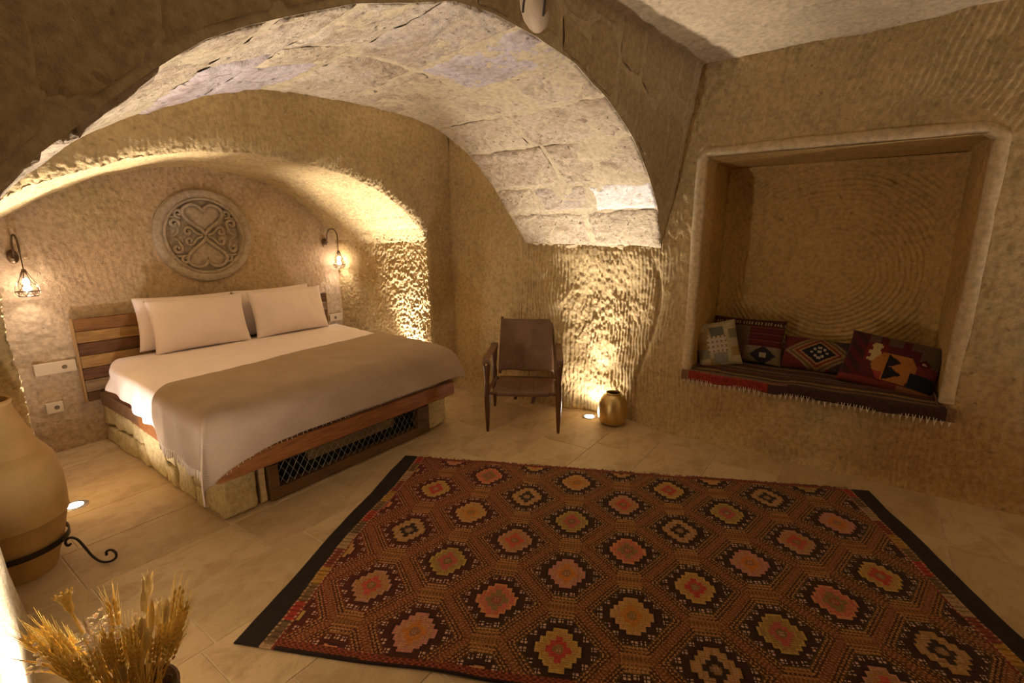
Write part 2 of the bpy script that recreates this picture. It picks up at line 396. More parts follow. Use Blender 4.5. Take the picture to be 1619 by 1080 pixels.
# ------------------------------------------------------------------ right wall with the niche
NV0, NV1, NZ0, NZ1 = -.50, .95, .50, 2.01
ND = .70
def right_relief(v, z):
    """depth of the carved right wall behind u = 3.6"""
    bay = .09 * sstep(1.12, 1.45, v) * (1 - sstep(1.8, 2.06, v)) * (1 - sstep(1.0, 1.42, z))
    warp = .02*fbm(v, z, 0, 2.5, 2, 3)
    vert = np.sin((v + warp*1.2 + .02*noise(v*3, z*1.5, 0, 5) + .006*noise(v*14, z*6, 0, 6)) * 2*np.pi/.029)
    diag = np.sin((v + .32*z + .03*fbm(v, z, 0, 3, 2, 9)) * 2*np.pi/.036)
    pier = sstep(1.0, 1.3, v) * (1 - sstep(2.25, 2.55, v))
    chair = sstep(2.2, 2.6, v)
    low = (1 - sstep(.42, .56, z)) * (1 - sstep(1.0, 1.3, v))
    high = sstep(1.98, 2.1, z) * (1 - sstep(1.0, 1.2, v))
    plast = (1 - sstep(-.75, -.6, v)) * sstep(.38, .5, z)
    chips = fbm(v*1.2, z*.55, 0, 50, 3, 21, .6)
    lump = fbm(v, z, 0, 5, 3, 33)
    grit = .45 + .55*sstep(-.3, .5, fbm(v, z, 0, 4.5, 2, 39))         # where the pick marks broke into chips
    A = pier*(.0040*vert*(1.15-.6*grit) + .0056*chips*(.35+.9*grit) + .014*lump)
    A = A + chair*(.0020*vert + .0020*chips + .006*lump)
    A = A + low*(.0055*vert*(.7+.5*noise(v*4, z*4, 0, 8)) + .0025*chips + .012*lump)
    A = A + high*(.0035*diag*(1-.8*sstep(.4, .9, v)) + (.0025+.0055*sstep(.1, .8, v))*chips + .008*lump)
    A = A + plast*(.001*chips + .006*lump)
    rest = np.clip(1-pier-chair-low-high-plast, 0, 1)
    A = A + rest*(.0025*chips + .006*lump)
    # a cleft running down the pier beside the uplight
    cl = np.exp(-((v - (1.33 + .05*np.sin(z*5) - .09*(z-.2)))/.022)**2) * sstep(.1, .3, z)*(1-sstep(1.15, 1.35, z))
    A = A + .035*cl
    # foot of the wall runs out onto the floor
    foot = -.03*np.exp(-z/.06)*(1-pier)
    return bay + A + foot
vs = np.r_[np.arange(-2.9, -.75, .02), np.arange(-.75, .98, .0085), np.arange(.98, 2.45, .005), np.arange(2.45, 3.36, .0085)]; zs = np.r_[np.arange(-.02, 1.46, .006), np.arange(1.46, 2.72, .009)]
zz, vv = np.meshgrid(zs, vs, indexing='ij')
R_ = right_relief(vv, zz)
# pull the rows and columns next to the niche exactly onto its edge
def snap(a, vals):
    a = a.copy()
    for x in vals: a[np.argmin(np.abs(a - x))] = x
    return a
vs2, zs2 = snap(vs, (NV0, NV1)), snap(zs, (NZ0, NZ1))
zz, vv = np.meshgrid(zs2, vs2, indexing='ij')
Vt = np.stack([3.6 + R_, vv, zz], -1).reshape(-1, 3)
Fq = gridF(*zz.shape)
cv, cz = Vt[Fq][:, :, 1].mean(1), Vt[Fq][:, :, 2].mean(1)
Fq = Fq[~((cv > NV0) & (cv < NV1) & (cz > NZ0) & (cz < NZ1))]
wall_right = room('wall_right', mesh_np('wall_right', Vt, Fq), M['tuff_right'], 'chiselled tuff side wall with seat niche')

# niche: one sweep around the opening (jambs, soffit, sill) and its back, in a rounded box
def niche():
    n = 130
    X, Y = np.meshgrid(np.linspace(-1, 1, n), np.linspace(-1, 1, n))
    # box parametrisation: centre of the grid is the back, the border the opening
    m = np.maximum(np.abs(X), np.abs(Y)); s = .62
    back = m <= s
    depth = np.where(back, 1.0, 1 - (m - s)/(1 - s))
    sc = np.where(back, 1/s, 1/np.maximum(m, 1e-6))
    px, py = X*sc, Y*sc
    r = .07
    px = px*(1 - .045*sstep(.0, 1, depth)); py = np.where(py > 0, py*(1-.02*depth), py)
    v = (NV0+NV1)/2 + px*(NV1-NV0)/2; z = (NZ0+NZ1)/2 + py*(NZ1-NZ0)/2
    dd = depth*ND
    # rounded back corners
    edge = np.maximum(np.abs(px), np.abs(py)); dd = dd - .05*np.where(back, sstep(.86, 1.0, edge*1.04), 0)
    rr = np.hypot(v - .186, z - 1.236)
    groove = np.sin((rr + .012*fbm(v, z, 0, 5, 2, 61))*2*np.pi/.034)
    amt = np.where(back, 1, 0)*sstep(.05, .35, rr)
    dd = dd + amt*.0042*groove*(.7+.5*noise(v*3, z*3, 0, 63)) + np.where(m < .97, .003*fbm(v, z, 0, 24, 3, 67) + .008*fbm(v, z, 0, 3, 2, 68), 0)
    v = v + np.where(~back & (m < .97), .006*fbm(dd, z, 0, 4, 2, 71), 0)
    P = np.stack([3.6 + dd, v, z], -1)
    return P
def niche_fine():
    # fine back wall (grooves need a finer grid than the jambs)
    P = []
    v0, v1, z0, z1 = NV0+.03, NV1-.03, NZ0, NZ1-.01
    vs, zs = np.arange(v0, v1+.001, .0075), np.arange(z0, z1+.001, .0075)
    zz, vv = np.meshgrid(zs, vs, indexing='ij')
    rr = np.hypot(vv - .186, (zz - 1.236)*1.05)
    g = np.sin((rr + .012*fbm(vv, zz, 0, 5, 2, 61))*2*np.pi/.034)
    amt = .3 + .7*sstep(.1, .3, rr)
    ex = np.minimum(np.minimum(vv-v0, v1-vv), np.minimum(zz-z0+.2, z1-zz))
    rnd = .10*(1-sstep(0, .13, ex))**2
    pits = np.zeros_like(vv)
    for (pv, pz, pr) in ((-.13, 1.86, .02), (.0, 1.9, .012), (.35, 1.81, .012), (.17, 1.77, .008), (.54, 1.63, .012), (.09, 1.66, .008)):
        pits = pits + .03*np.exp(-(((vv-pv)**2+(zz-pz)**2)/pr**2))
    d = ND - rnd + amt*.0065*g*(.7+.5*noise(vv*3, zz*3, 0, 63)) + .003*fbm(vv, zz, 0, 26, 3, 67) + .01*fbm(vv, zz, 0, 2.5, 2, 68) + pits
    return mesh_np('wall_niche', np.stack([3.6+d, vv, zz], -1), gridF(*zz.shape))
room('wall_niche', niche_fine(), M['tuff_niche'], 'niche back wall with concentric chisel grooves')
def niche_sides():
    V, Fc = [], []
    per = []
    for a, b_, n in (((NV1, NZ0), (NV1, NZ1), 90), ((NV1, NZ1), (NV0, NZ1), 90), ((NV0, NZ1), (NV0, NZ0), 90), ((NV0, NZ0), (NV1, NZ0), 90)):
        for k in range(n): per.append((a[0]+(b_[0]-a[0])*k/n, a[1]+(b_[1]-a[1])*k/n))
    per = np.array(per); nd = 48
    D = np.linspace(-.015, ND+.02, nd)
    cv, cz = (NV0+NV1)/2, (NZ0+NZ1)/2
    P = np.zeros((nd, len(per), 3))
    for i, d in enumerate(D):
        k = max(d, 0)/ND; shr = np.array([1-.045*k, 1-.012*k])
        v = cv + (per[:, 0]-cv)*shr[0]; z = cz + (per[:, 1]-cz)*shr[1]
        nv = .004*fbm(v*0+d, v, z, 14, 3, 81) + .01*fbm(v*0+d, v, z, 2.5, 2, 82)
        if d < .02: nv = nv*0
        nsel = np.where(np.abs(per[:, 0]-cv)/.725 > np.abs(per[:, 1]-cz)/.755, 0, 1)
        v = v + np.where(nsel == 0, -np.sign(per[:, 0]-cv)*np.abs(nv)*1.0, 0); z = z + np.where(nsel == 1, nv*.6, 0)
        P[i] = np.stack([np.full_like(v, 3.6+d), v, z], -1)
    return mesh_np('niche_jambs', P, gridF(nd, len(per), True))
link('niche_jambs', niche_sides(), M['tuff_niche'], wall_right)
# smooth rounded plaster border around three sides of the niche
def border():
    path = [(.965, .47), (.965, 1.2), (.968, 2.0), (.95, 2.045), (.6, 2.05), (0, 2.05), (-.45, 2.045), (-.515, 2.0), (-.51, 1.2), (-.50, .56)]
    P = resample(np.array(path), 240); V = []
    prof = [(-.038, .02), (-.036, -.004), (-.026, -.016), (-.006, -.021), (.014, -.018), (.030, -.008), (.036, .02)]
    T = np.gradient(P, axis=0); T /= np.linalg.norm(T, axis=1)[:, None]; Nn = np.stack([-T[:, 1], T[:, 0]], 1)
    rows_ = []
    for a, d in prof:
        wob = 1 + .12*noise(P[:, 0]*6, P[:, 1]*6, a*30, 91)
        rows_.append(np.stack([3.6 + d + .006*fbm(P[:, 0], P[:, 1], a, 5, 2, 92), P[:, 0] - Nn[:, 0]*a*wob*1.0, P[:, 1] - Nn[:, 1]*a*wob], 1))
    return mesh_np('trim_1', np.array(rows_), gridF(len(prof), len(P)))
room('trim_1', border(), M['plaster'], 'smooth rounded plaster border around the wall niche')

# ------------------------------------------------------------------ big arch
NEAR = np.array([(0.035, -.02), (.035, .5), (.04, 1.0), (.085, 1.40), (0.202, 1.578), (0.259, 1.639), (0.33, 1.704), (0.396, 1.766), (0.48, 1.843), (0.566, 1.912), (0.676, 1.975), (0.845, 2.059), (0.967, 2.116), (1.382, 2.262), (1.587, 2.292), (1.877, 2.296), (2.193, 2.279), (2.517, 2.195), (2.835, 2.057), (3.122, 1.868), (3.367, 1.676), (3.60, 1.409)])
FAR = np.array([(.240, -.02), (.208, .3), (.195, .6), (.19, 1.0), (.235, 1.40), (.335, 1.58), (0.41, 1.661), (0.546, 1.787), (0.647, 1.858), (0.782, 1.94), (0.909, 2.006), (1.053, 2.071), (1.193, 2.126), (1.344, 2.172), (1.568, 2.20), (1.793, 2.212), (2.006, 2.220), (2.3, 2.218), (2.494, 2.197), (2.633, 2.162), (2.808, 2.088), (2.962, 2.0), (3.138, 1.869), (3.304, 1.71), (3.439, 1.588), (3.603, 1.43)])
def k_lean(u): return np.interp(u, [1.5, 2.38, 2.9, 3.6], [0, .03, .10, .21])
def v_front(u, z): return 1.21 - k_lean(u)*np.maximum(z-1.41, 0)/1.19
V_FAR = 2.40
NS = 420
near_c, far_c = resample(NEAR, NS), resample(FAR, NS)
# match the two edges by equal height on both feet and the crown
def soff(s, w):
    """soffit point: s along the span 0..1, w across 0 (room side) .. 1 (bed side)"""
    s = np.asarray(s, float); w = np.asarray(w, float)
    q = s*(NS-1)
    nu, nzv = np.interp(q, np.arange(NS), near_c[:, 0]), np.interp(q, np.arange(NS), near_c[:, 1])
    fu, fzv = np.interp(q, np.arange(NS), far_c[:, 0]), np.interp(q, np.arange(NS), far_c[:, 1])
    u, z = nu*(1-w)+fu*w, nzv*(1-w)+fzv*w
    v = v_front(nu, nzv)*(1-w) + V_FAR*w
    return np.stack([u, v, z], -1)
def soff_n(s, w):
    e = .004; a = soff(np.clip(s+e, 0, 1), w)-soff(np.clip(s-e, 0, 1), w); b_ = soff(s, np.clip(w+e, 0, 1))-soff(s, np.clip(w-e, 0, 1))
    n = np.cross(a, b_); n /= np.linalg.norm(n, axis=-1)[..., None]+1e-9
    return n
chk = soff_n(np.array([.6]), np.array([.5]))[0]
SGN = -1.0 if chk[2] > 0 else 1.0          # towards the room (down)
ss, ww = np.meshgrid(np.linspace(0, 1, 330), np.linspace(0, 1, 84), indexing='ij')
B0 = soff(ss, ww); n0 = soff_n(ss, ww)*SGN
amp = np.minimum(1, np.minimum(ww, 1-ww)*14+.25)
soff_mesh = B0 + n0*((.004*fbm(B0[..., 0], B0[..., 1], B0[..., 2], 16, 3, 101) + .008*fbm(B0[..., 0], B0[..., 1], B0[..., 2], 3.5, 2, 102))*amp)[..., None]
# room-side face: from the near edge up to the ceiling; left of the arch down to the floor
NFC = 320
arc_c = resample(NEAR[3:], NFC)
def face_cols(cu, cz0, nt_, fade=True):
    T = np.linspace(0, 1, nt_)[:, None]
    u = cu[None, :] + 0*T; z = cz0[None, :]*(1-T) + 2.72*T
    v = v_front(u, z) + .012*fbm(u, z, 0, 4, 3, 111)*np.minimum(1, T*6+.2)
    return np.stack([u, v, z], -1)
fg = face_cols(arc_c[:, 0], arc_c[:, 1], 70)
fl_u = np.linspace(-1.14, .06, 46)
fgl = face_cols(fl_u, np.full(46, -.02), 90)
edge_u = np.interp(fgl[..., 2], [0, .5, 1.0, 1.40, 3], [.037, .037, .042, .087, .088])      # meets the arch edge
fgl[..., 0] = -1.14 + (fgl[..., 0]+1.14)/(.06+1.14)*(edge_u+1.14)
# bed-side face (seen only from other positions)
T = np.linspace(0, 1, 12)
bk = np.stack([np.stack([far_c[:, 0]*(1-t) + np.where(far_c[:, 1] < 1.45, np.where(far_c[:, 0] < 1, .03, 3.62), np.interp(far_c[:, 0], [.22, 3.6], [.03, 3.62]))*t, np.full(NS, V_FAR), far_c[:, 1]*(1-t) + np.where((far_c[:, 1] < 1.45), far_c[:, 1], 2.7)*t], -1) for t in T])
Vall = np.vstack([soff_mesh.reshape(-1, 3), fg.reshape(-1, 3), bk.reshape(-1, 3), fgl.reshape(-1, 3)])
f1 = gridF(330, 84); f2 = gridF(70, NFC) + 330*84; f3 = gridF(12, NS) + 330*84 + 70*NFC; f4 = gridF(90, 46) + 330*84 + 70*NFC + 12*NS
wall_arch = room('wall_arch', mesh_np('wall_arch', Vall, np.vstack([f1, f2, f3, f4])), M['mortar'], 'rough stone arch dividing the room from the bed area')
# soffit stones, in staggered courses
cs = [.262]
while cs[-1] < .985: cs.append(min(1.0, cs[-1] + random.uniform(.046, .078)))
cs = [c for c in cs if c < .992] + [1.0]
white_done = 0
for i, (a, b_) in enumerate(zip(cs[:-1], cs[1:])):
    ws = [0.0]; n = 3 if i % 3 == 1 else 2
    cuts = sorted([(k+1)/ (n) + random.uniform(-.09, .09) for k in range(n-1)])
    ws = [0.0] + cuts + [1.0]
    for j, (c, d) in enumerate(zip(ws[:-1], ws[1:])):
        a2, b2 = a + random.uniform(.001, .003), b_ - random.uniform(.001, .003)
        c2, d2 = c + (.012 if c > 0 else -.0), d - (.012 if d < 1 else 0)
        na, nb_ = max(10, int((b2-a2)*5.2/.012)), max(12, int((d2-c2)*1.2/.012))
        wl = np.linspace(c2, d2, nb_)
        if c == 0: wl[1] = .004
        if d == 1: wl[-2] = .996
        s_, w_ = np.meshgrid(np.linspace(a2, b2, na), wl, indexing='ij')
        # ragged outline
        P0 = soff(s_, w_); nn = soff_n(s_, w_)*SGN
        es = np.minimum(s_-a2, b2-s_)*5.2; ew = np.minimum(w_-c2, d2-w_)*1.2
        if c == 0: ew = np.where(w_-c2 < d2-w_, np.maximum(ew, .02), ew)
        if d == 1: ew = np.where(w_-c2 > d2-w_, np.maximum(ew, .02), ew)
        ed = np.minimum(es, ew) + .013*fbm(P0[..., 0], P0[..., 1], P0[..., 2], 13, 3, 121)
        lift = random.uniform(.003, .011)
        live = sstep(0, .03, ed)
        h = (lift+.006)*sstep(-.012, .022, ed) - .006
        h = h + (.0045*fbm(P0[..., 0], P0[..., 1], P0[..., 2], 22, 3, 131+i, .6) + .007*fbm(P0[..., 0], P0[..., 1], P0[..., 2], 4, 2, 132))*live
        pit = fbm(P0[..., 0], P0[..., 1]*1.5, P0[..., 2], 26, 2, 140+j)
        h = h - .014*sstep(.66, .9, pit)*live
        if c == 0: h[:, 0] = -.03
        if d == 1: h[:, -1] = -.03
        P1 = P0 + nn*h[..., None]
        mid = soff(np.array([(a+b_)/2]), np.array([(c+d)/2]))[0]
        mat = M['stone']
        pm = (mid[0], mid[1])
        if 3.15 < mid[0] < 3.45 and mid[1] < 1.75: mat = M['stone_white'] if white_done < 1 else mat; white_done += 1
        elif min(math.hypot(mid[0]-1.85, mid[1]-1.65), math.hypot(mid[0]-1.15, mid[1]-2.1)) < .24: mat = M['stone_lilac']
        me = mesh_np('stone', P1 - mid, gridF(na, nb_)); link('stone', me, mat, wall_arch, tuple(mid))
# ragged plaster bead where the arch springs from the side wall
t_ = np.linspace(0, 1, 110)
bead = soff(np.full(110, .9985), t_); pts = [(3.615 + .008*noise(q*13, 0, 0, 161), v, z + .006 + .012*fbm(q, 0, 0, 9, 3, 162)) for q, (u, v, z) in zip(t_, bead)]
tag(MB().tube(pts, [.016*(1+.7*float(noise(q*40, 0, 0, 163)))+.006 for q in t_], 8).build('plaster_bead', M['plaster'], wall_arch), None)
# face stones on the room side: irregular blocks with sunken joints
def face_stone(cells, seed):
    (s0, s1, t0, t1) = cells
    na, nb_ = 34, 30
    s_, t_ = np.meshgrid(np.linspace(s0, s1, na), np.linspace(t0, t1, nb_), indexing='ij')
    iS, iT = s_*(NFC-1), t_*69
    def samp(A):
        i0 = np.clip(np.floor(iT).astype(int), 0, 68); j0 = np.clip(np.floor(iS).astype(int), 0, NFC-2); ft, fs = (iT-i0)[..., None], (iS-j0)[..., None]
        return A[i0, j0]*(1-ft)*(1-fs) + A[i0+1, j0]*ft*(1-fs) + A[i0, j0+1]*(1-ft)*fs + A[i0+1, j0+1]*ft*fs
    P = samp(fg)
    X = np.linspace(-1, 1, na)[:, None]; Y = np.linspace(-1, 1, nb_)[None, :]
    rad = (np.abs(X)**5 + np.abs(Y)**5)**(1/5) + .26*fbm(P[..., 0], P[..., 2], seed*3.1, 6, 3, seed)
    h = .007*(1-sstep(.82, 1.0, rad)) - .018*sstep(.97, 1.08, rad) + .004*fbm(P[..., 0], P[..., 2], 0, 9, 3, seed+5)
    P = P + np.array([0, -1, 0])*h[..., None]
    return P
k = 0
for i, (a, b_) in enumerate(zip(np.linspace(.01, .965, 15)[:-1], np.linspace(.01, .965, 15)[1:])):
    cut = random.uniform(.4, .65)
    a3, b3 = a + random.uniform(-.006, .004), b_ + random.uniform(-.004, .006)
    for (t0, t1) in ((.03, cut-.02), (cut+.02, .97)):
        k += 1
        P = face_stone((max(a3, .0), min(b3, .99), t0, t1), 200+k); mid = P.reshape(-1, 3).mean(0)
        link('stone', mesh_np('stone', P-mid, gridF(*P.shape[:2])), M['stone_face'], wall_arch, tuple(mid))
# ------------------------------------------------------------------ alcove wall and vault
AF = np.array([(.476, -.02), (.476, .5), (.476, 1.0), (.476, 1.45), (.50, 1.60), (.549, 1.657), (.66, 1.73), (.796, 1.793), (1.076, 1.905), (1.398, 1.985), (1.777, 2.018), (2.236, 1.988), (2.50, 1.94), (2.744, 1.865), (2.93, 1.775), (3.077, 1.675), (3.20, 1.565), (3.28, 1.45), (3.29, 1.0), (3.31, .5), (3.32, -.02)])
AB = np.array([(.52, -.02), (.52, .5), (.52, 1.0), (.54, 1.40), (.60, 1.52), (.717, 1.600), (.95, 1.76), (1.235, 1.895), (1.55, 2.0), (1.858, 2.045), (2.2, 2.02), (2.466, 1.957), (2.66, 1.88), (2.821, 1.781), (3.0, 1.63), (3.10, 1.53), (3.147, 1.45), (3.16, 1.0), (3.18, .5), (3.19, -.02)])
VF, VB = 3.27, 4.47
NA = 980
af, ab = resample(AF, NA), resample(AB, NA)
# outer rectangle of the facing wall
def outer(s):
    p = resample(np.array([(.02, -.02), (.02, 1.5), (.02, 2.62), (3.66, 2.62), (3.66, 1.4), (3.66, -.02)]), 2000)
    return p
OUT = resample(np.array([(.02, -.02), (.02, .9), (.02, 1.75), (.3, 2.62), (1.9, 2.62), (3.55, 2.62), (3.66, 1.7), (3.66, .8), (3.66, -.02)]), NA)
nface, nin = 70, 190
P = np.zeros((nface + nin, NA, 3))
cen = np.array([1.88, .9])
for i in range(nface):
    t = 1 - i/(nface)          # 1 outer .. ~0 edge
    t2 = t**1.35
    uz = af*(1-t2) + OUT*t2
    P[i, :, 0] = uz[:, 0]; P[i, :, 2] = uz[:, 1]
    dist = np.linalg.norm(uz-af, axis=1)
    P[i, :, 1] = VF + .030*np.exp(-dist/.035)
for i in range(nin):
    t = (i/(nin-1))**1.5
    uz = af*(1-t) + ab*t; v = VF + .03 + (VB-VF-.02)*t
    P[nface+i, :, 0] = uz[:, 0]; P[nface+i, :, 1] = v; P[nface+i, :, 2] = uz[:, 1]
dS = np.gradient(P, axis=1); dT = np.gradient(P, axis=0); nn = np.cross(dS, dT); nn /= np.linalg.norm(nn, axis=-1)[..., None]+1e-9
x, y, z = P[..., 0], P[..., 1], P[..., 2]
chips = fbm(x*1.1, y*1.1, z*.9, 56, 2, 171, .6); lump = fbm(x, y, z, 4, 3, 172); vert = np.sin((x + .02*fbm(x, z, 0, 3, 2, 174))*2*np.pi/.028)
rough = np.zeros((nface+nin, NA)); rough[:nface] = .25
rough[nface:] = (1 - .55*np.linspace(0, 1, nin)**.7)[:, None]
rough[nface-6:nface+5] = 1.1
jr = (x > 3.0) & (z < 1.5)
rough = rough*np.where(jr & (np.arange(nface+nin)[:, None] >= nface-3), 1.35, 1.0)*np.where(z > 1.5, .8, 1)
disp = (.0065*chips)*rough + .010*lump + .0007*vert*np.where(np.arange(nface+nin)[:, None] < nface-4, 1, 0)
P = P + nn*disp[..., None]
room('wall_alcove', mesh_np('wall_alcove', P, gridF(nface+nin, NA)), M['tuff'], 'carved tuff alcove arch and vault over the bed')

# back wall behind the bed
us, zs = np.arange(.30, 3.42, .0095), np.arange(-.02, 2.2, .0095)
zz, uu = np.meshgrid(zs, us, indexing='ij')
g = np.sin((uu + .15*zz + .05*fbm(uu, zz, 0, 3, 2, 181))*2*np.pi/.034)
low = 1 - sstep(.55, .75, zz)*sstep(.0, .1, uu)
d = .0014*g*(.5+.7*noise(uu*5, zz*5, 0, 183))*(1-.6*low) + .0040*fbm(uu*1.3, zz*.8, 0, 36, 3, 184) + .011*fbm(uu, zz, 0, 4, 3, 185) + .010*fbm(uu, zz*2.2, 0, 9, 3, 186)*(1-sstep(.8, 1.2, uu))*(1-sstep(.8, 1.0, zz))
d = d + .05*(1-sstep(.33, .365, np.hypot(uu-1.90, zz-1.495)))          # seat cut for the medallion
room('wall_back', mesh_np('wall_back', np.stack([uu, 4.47 + d, zz], -1), gridF(*zz.shape)[:, ::-1]), M['tuff_back'], 'carved tuff wall behind the bed')

# ceilings
us, vs_ = np.arange(-1.15, 3.72, .02), np.arange(-2.95, 1.35, .02)
vv, uu = np.meshgrid(vs_, us, indexing='ij')
d = .008*fbm(uu, vv*.6, 0, 11, 3, 191) + .012*fbm(uu, vv, 0, 2.4, 3, 192) - .12*np.clip((uu-1.6)/2, -1, 1)**2*0
room('ceiling', mesh_np('ceiling', np.stack([uu, vv, 2.60 + .022*(1-vv) + d], -1), gridF(*vv.shape)), M['tuff_ceiling'], 'rough tuff ceiling of the front room')
us, vs_ = np.arange(-.05, 3.75, .02), np.arange(2.36, 3.42, .02)
vv, uu = np.meshgrid(vs_, us, indexing='ij')
d = .008*fbm(uu, vv*.6, 0, 11, 3, 195) + .008*fbm(uu, vv, 0, 2.4, 3, 196)
room('ceiling_bay', mesh_np('ceiling_bay', np.stack([uu, vv, 2.455 + .07*np.maximum(uu-1.9, 0) + .03*np.maximum(1.9-uu, 0) + d], -1), gridF(*vv.shape)), M['tuff_ceiling'], 'tuff ceiling between arch and alcove')
# remaining walls of the room
def flat_wall(name, a, b_, z1, label, seed, step=.03):
    L = math.hypot(b_[0]-a[0], b_[1]-a[1]); n = int(L/step)+2; m_ = int(z1/step)+2
    t, zz = np.meshgrid(np.linspace(0, 1, n), np.linspace(-.02, z1, m_), indexing='ij')
    u, v = a[0]+(b_[0]-a[0])*t, a[1]+(b_[1]-a[1])*t
    nrm = np.array([-(b_[1]-a[1]), b_[0]-a[0]])/L
    d = .012*fbm(u, v, zz, 3, 3, seed) + .006*fbm(u, v, zz, 14, 3, seed+3)
    room(name, mesh_np(name, np.stack([u+nrm[0]*d, v+nrm[1]*d, zz], -1), gridF(n, m_)), M['tuff'], label)
flat_wall('wall_left', (-1.08, -2.9), (-1.08, 1.3), 2.75, 'tuff wall on the left of the front room', 301)
flat_wall('wall_front', (3.75, -2.85), (-1.1, -2.85), 2.75, 'tuff wall at the front of the room', 311)
flat_wall('wall_bay', (.06, 2.3), (.06, 3.35), 2.7, 'tuff wall beside the clay jar', 321)

# ================================================================== LIGHT FITTINGS
uplight('lit round floor uplight beside the brass vase', 3.552, 1.713, UPLIGHT_W*1.5, -.13, .05, 64, .11)
uplight('lit round floor uplight half hidden by the clay jar', .606, 3.469, UPLIGHT_W*3.6, .10, .0, 52, .07)
uplight('floor uplight tucked behind the far side of the bed', 3.19, 3.50, UPLIGHT_W*3.6, -.09, .0, 52, .045)
uplight('floor uplight at the foot of the pier behind the bouquet', .34, 1.80, UPLIGHT_W*1.1, .14, .12, 90, .60)
uplight('added fill uplight, unseen, in the front corner by the side wall', 3.30, -1.9, ROOM_FILL_W*1.5, 0, 0, 120)  # added out of view as fill for the front room
uplight('added fill uplight, unseen, at the middle of the front wall', 1.4, -2.55, ROOM_FILL_W, 0, 0, 120)  # second unseen fill lamp, added for bounce off the ceiling

# ================================================================== BED
def bL(v): return .96 + .05*(v-2.47)
def bR(v): return 2.70 + .12*(v-2.47)
BED_T = .640
pf = thing('bed_platform', 'stone bed platform with wooden rails and a wire grille', 'bed base', (1.0, 2.6, 0))
def loc(u, v, z): return (u-1.0, v-2.6, z)
def rough_block(u0, u1, v0, v1, z0, z1, seed, amp=.012, res=.02):
    """a rough hewn block as a closed lump"""
    bm = bmesh.new(); bmesh.ops.create_cube(bm, size=1)
    for vtx in bm.verts:
        vtx.co = Vector(((vtx.co.x+.5)*(u1-u0), (vtx.co.y+.5)*(v1-v0), (vtx.co.z+.5)*(z1-z0)))
    n = max(2, min(14, int(max(u1-u0, v1-v0, z1-z0)/res)))
    bmesh.ops.subdivide_edges(bm, edges=bm.edges, cuts=n, use_grid_fill=True)
    co = np.array([v.co for v in bm.verts]); X = co + np.array([u0, v0, z0])
    dim = np.array([u1-u0, v1-v0, z1-z0]); c = dim/2
    q = (co-c)/c; r = (np.abs(q)**9).sum(1)**(1/9.)
    q = q/np.maximum(r, 1e-6)[:, None]*np.minimum(r, 1)[:, None]
    nrm = q**7; nrm /= np.linalg.norm(nrm, axis=1)[:, None]+1e-9
    d = amp*(fbm(X[:, 0], X[:, 1], X[:, 2], 7, 3, seed) - .3)
    co2 = c + q*c + nrm*d[:, None]
    for v, p in zip(bm.verts, co2): v.co = Vector(p)
    for f in bm.faces: f.smooth = True
    me = bpy.data.meshes.new('stone_block'); bm.to_mesh(me); bm.free(); return me
# left flank: rough stones
x = 2.60; k = 0
for L in (.20, .13, .26, .17, .30, .22, .34, .25):
    z_cut = .285 if k in (0, 2, 4) else random.uniform(.12, .17)
    for (z0, z1) in (((0, .285),) if z_cut == .285 else ((0, z_cut), (z_cut+.004, .285))):
        u0 = 1.015 + .012*(x-2.6)
        me = rough_block(u0, u0+.2, x+.004, x+L-.004, z0, z1, 400+k*2+int(z0*50), .014)
        link('stone_block', me, M['stone_green'], pf, loc(u0, x+.004, z0))
    x += L; k += 1
link('stone_block', rough_block(1.03, 1.215, 2.60, 2.80, 0, .285, 431, .008), M['stone_green'], pf, loc(1.03, 2.595, 0))
link('stone_block', rough_block(1.222, 1.268, 2.61, 2.80, 0, .285, 433, .010), M['plaster'], pf, loc(1.222, 2.602, 0))
link('stone_block', rough_block(2.545, 2.76, 2.60, 2.85, 0, .285, 437, .012), M['stone_green'], pf, loc(2.545, 2.60, 0))
MB().box(*(2.70-1.0, 2.86-1.0), 2.86-2.6, 4.44-2.6, 0, .285).build('plinth', M['stone_green'], pf, False)
MB().box(.2, 1.72, .22, 1.84, 0, .283).build('core', M['black'], pf, False)
# wooden rails on top of the stones
MB().bbox(bL(2.47)-1.0-.005, 2.705-1.0, -.135, -.075, .287, .395, .006).build('rail', M['rail_wood_u'], pf)
def skew_rail(side):
    mb = MB(); f = bL if side == 'l' else bR; s = 1 if side == 'l' else -1
    a, b_ = f(2.53), f(4.375)
    V = [(a-1, -.075, .287), (a-1+s*.06, -.075, .287), (b_-1+s*.06, 1.775, .287), (b_-1, 1.775, .287)]
    V += [(p[0], p[1], .395) for p in V]
    return mb.add(V, [(0,3,2,1),(4,5,6,7),(0,1,5,4),(1,2,6,5),(2,3,7,6),(3,0,4,7)])
skew_rail('l').build('rail', M['rail_wood'], pf, False); skew_rail('r').build('rail', M['rail_wood'], pf, False)
MB().box(.02, 1.74, -.08, 1.77, .30, .392).build('deck', M['frame_wood'], pf, False)
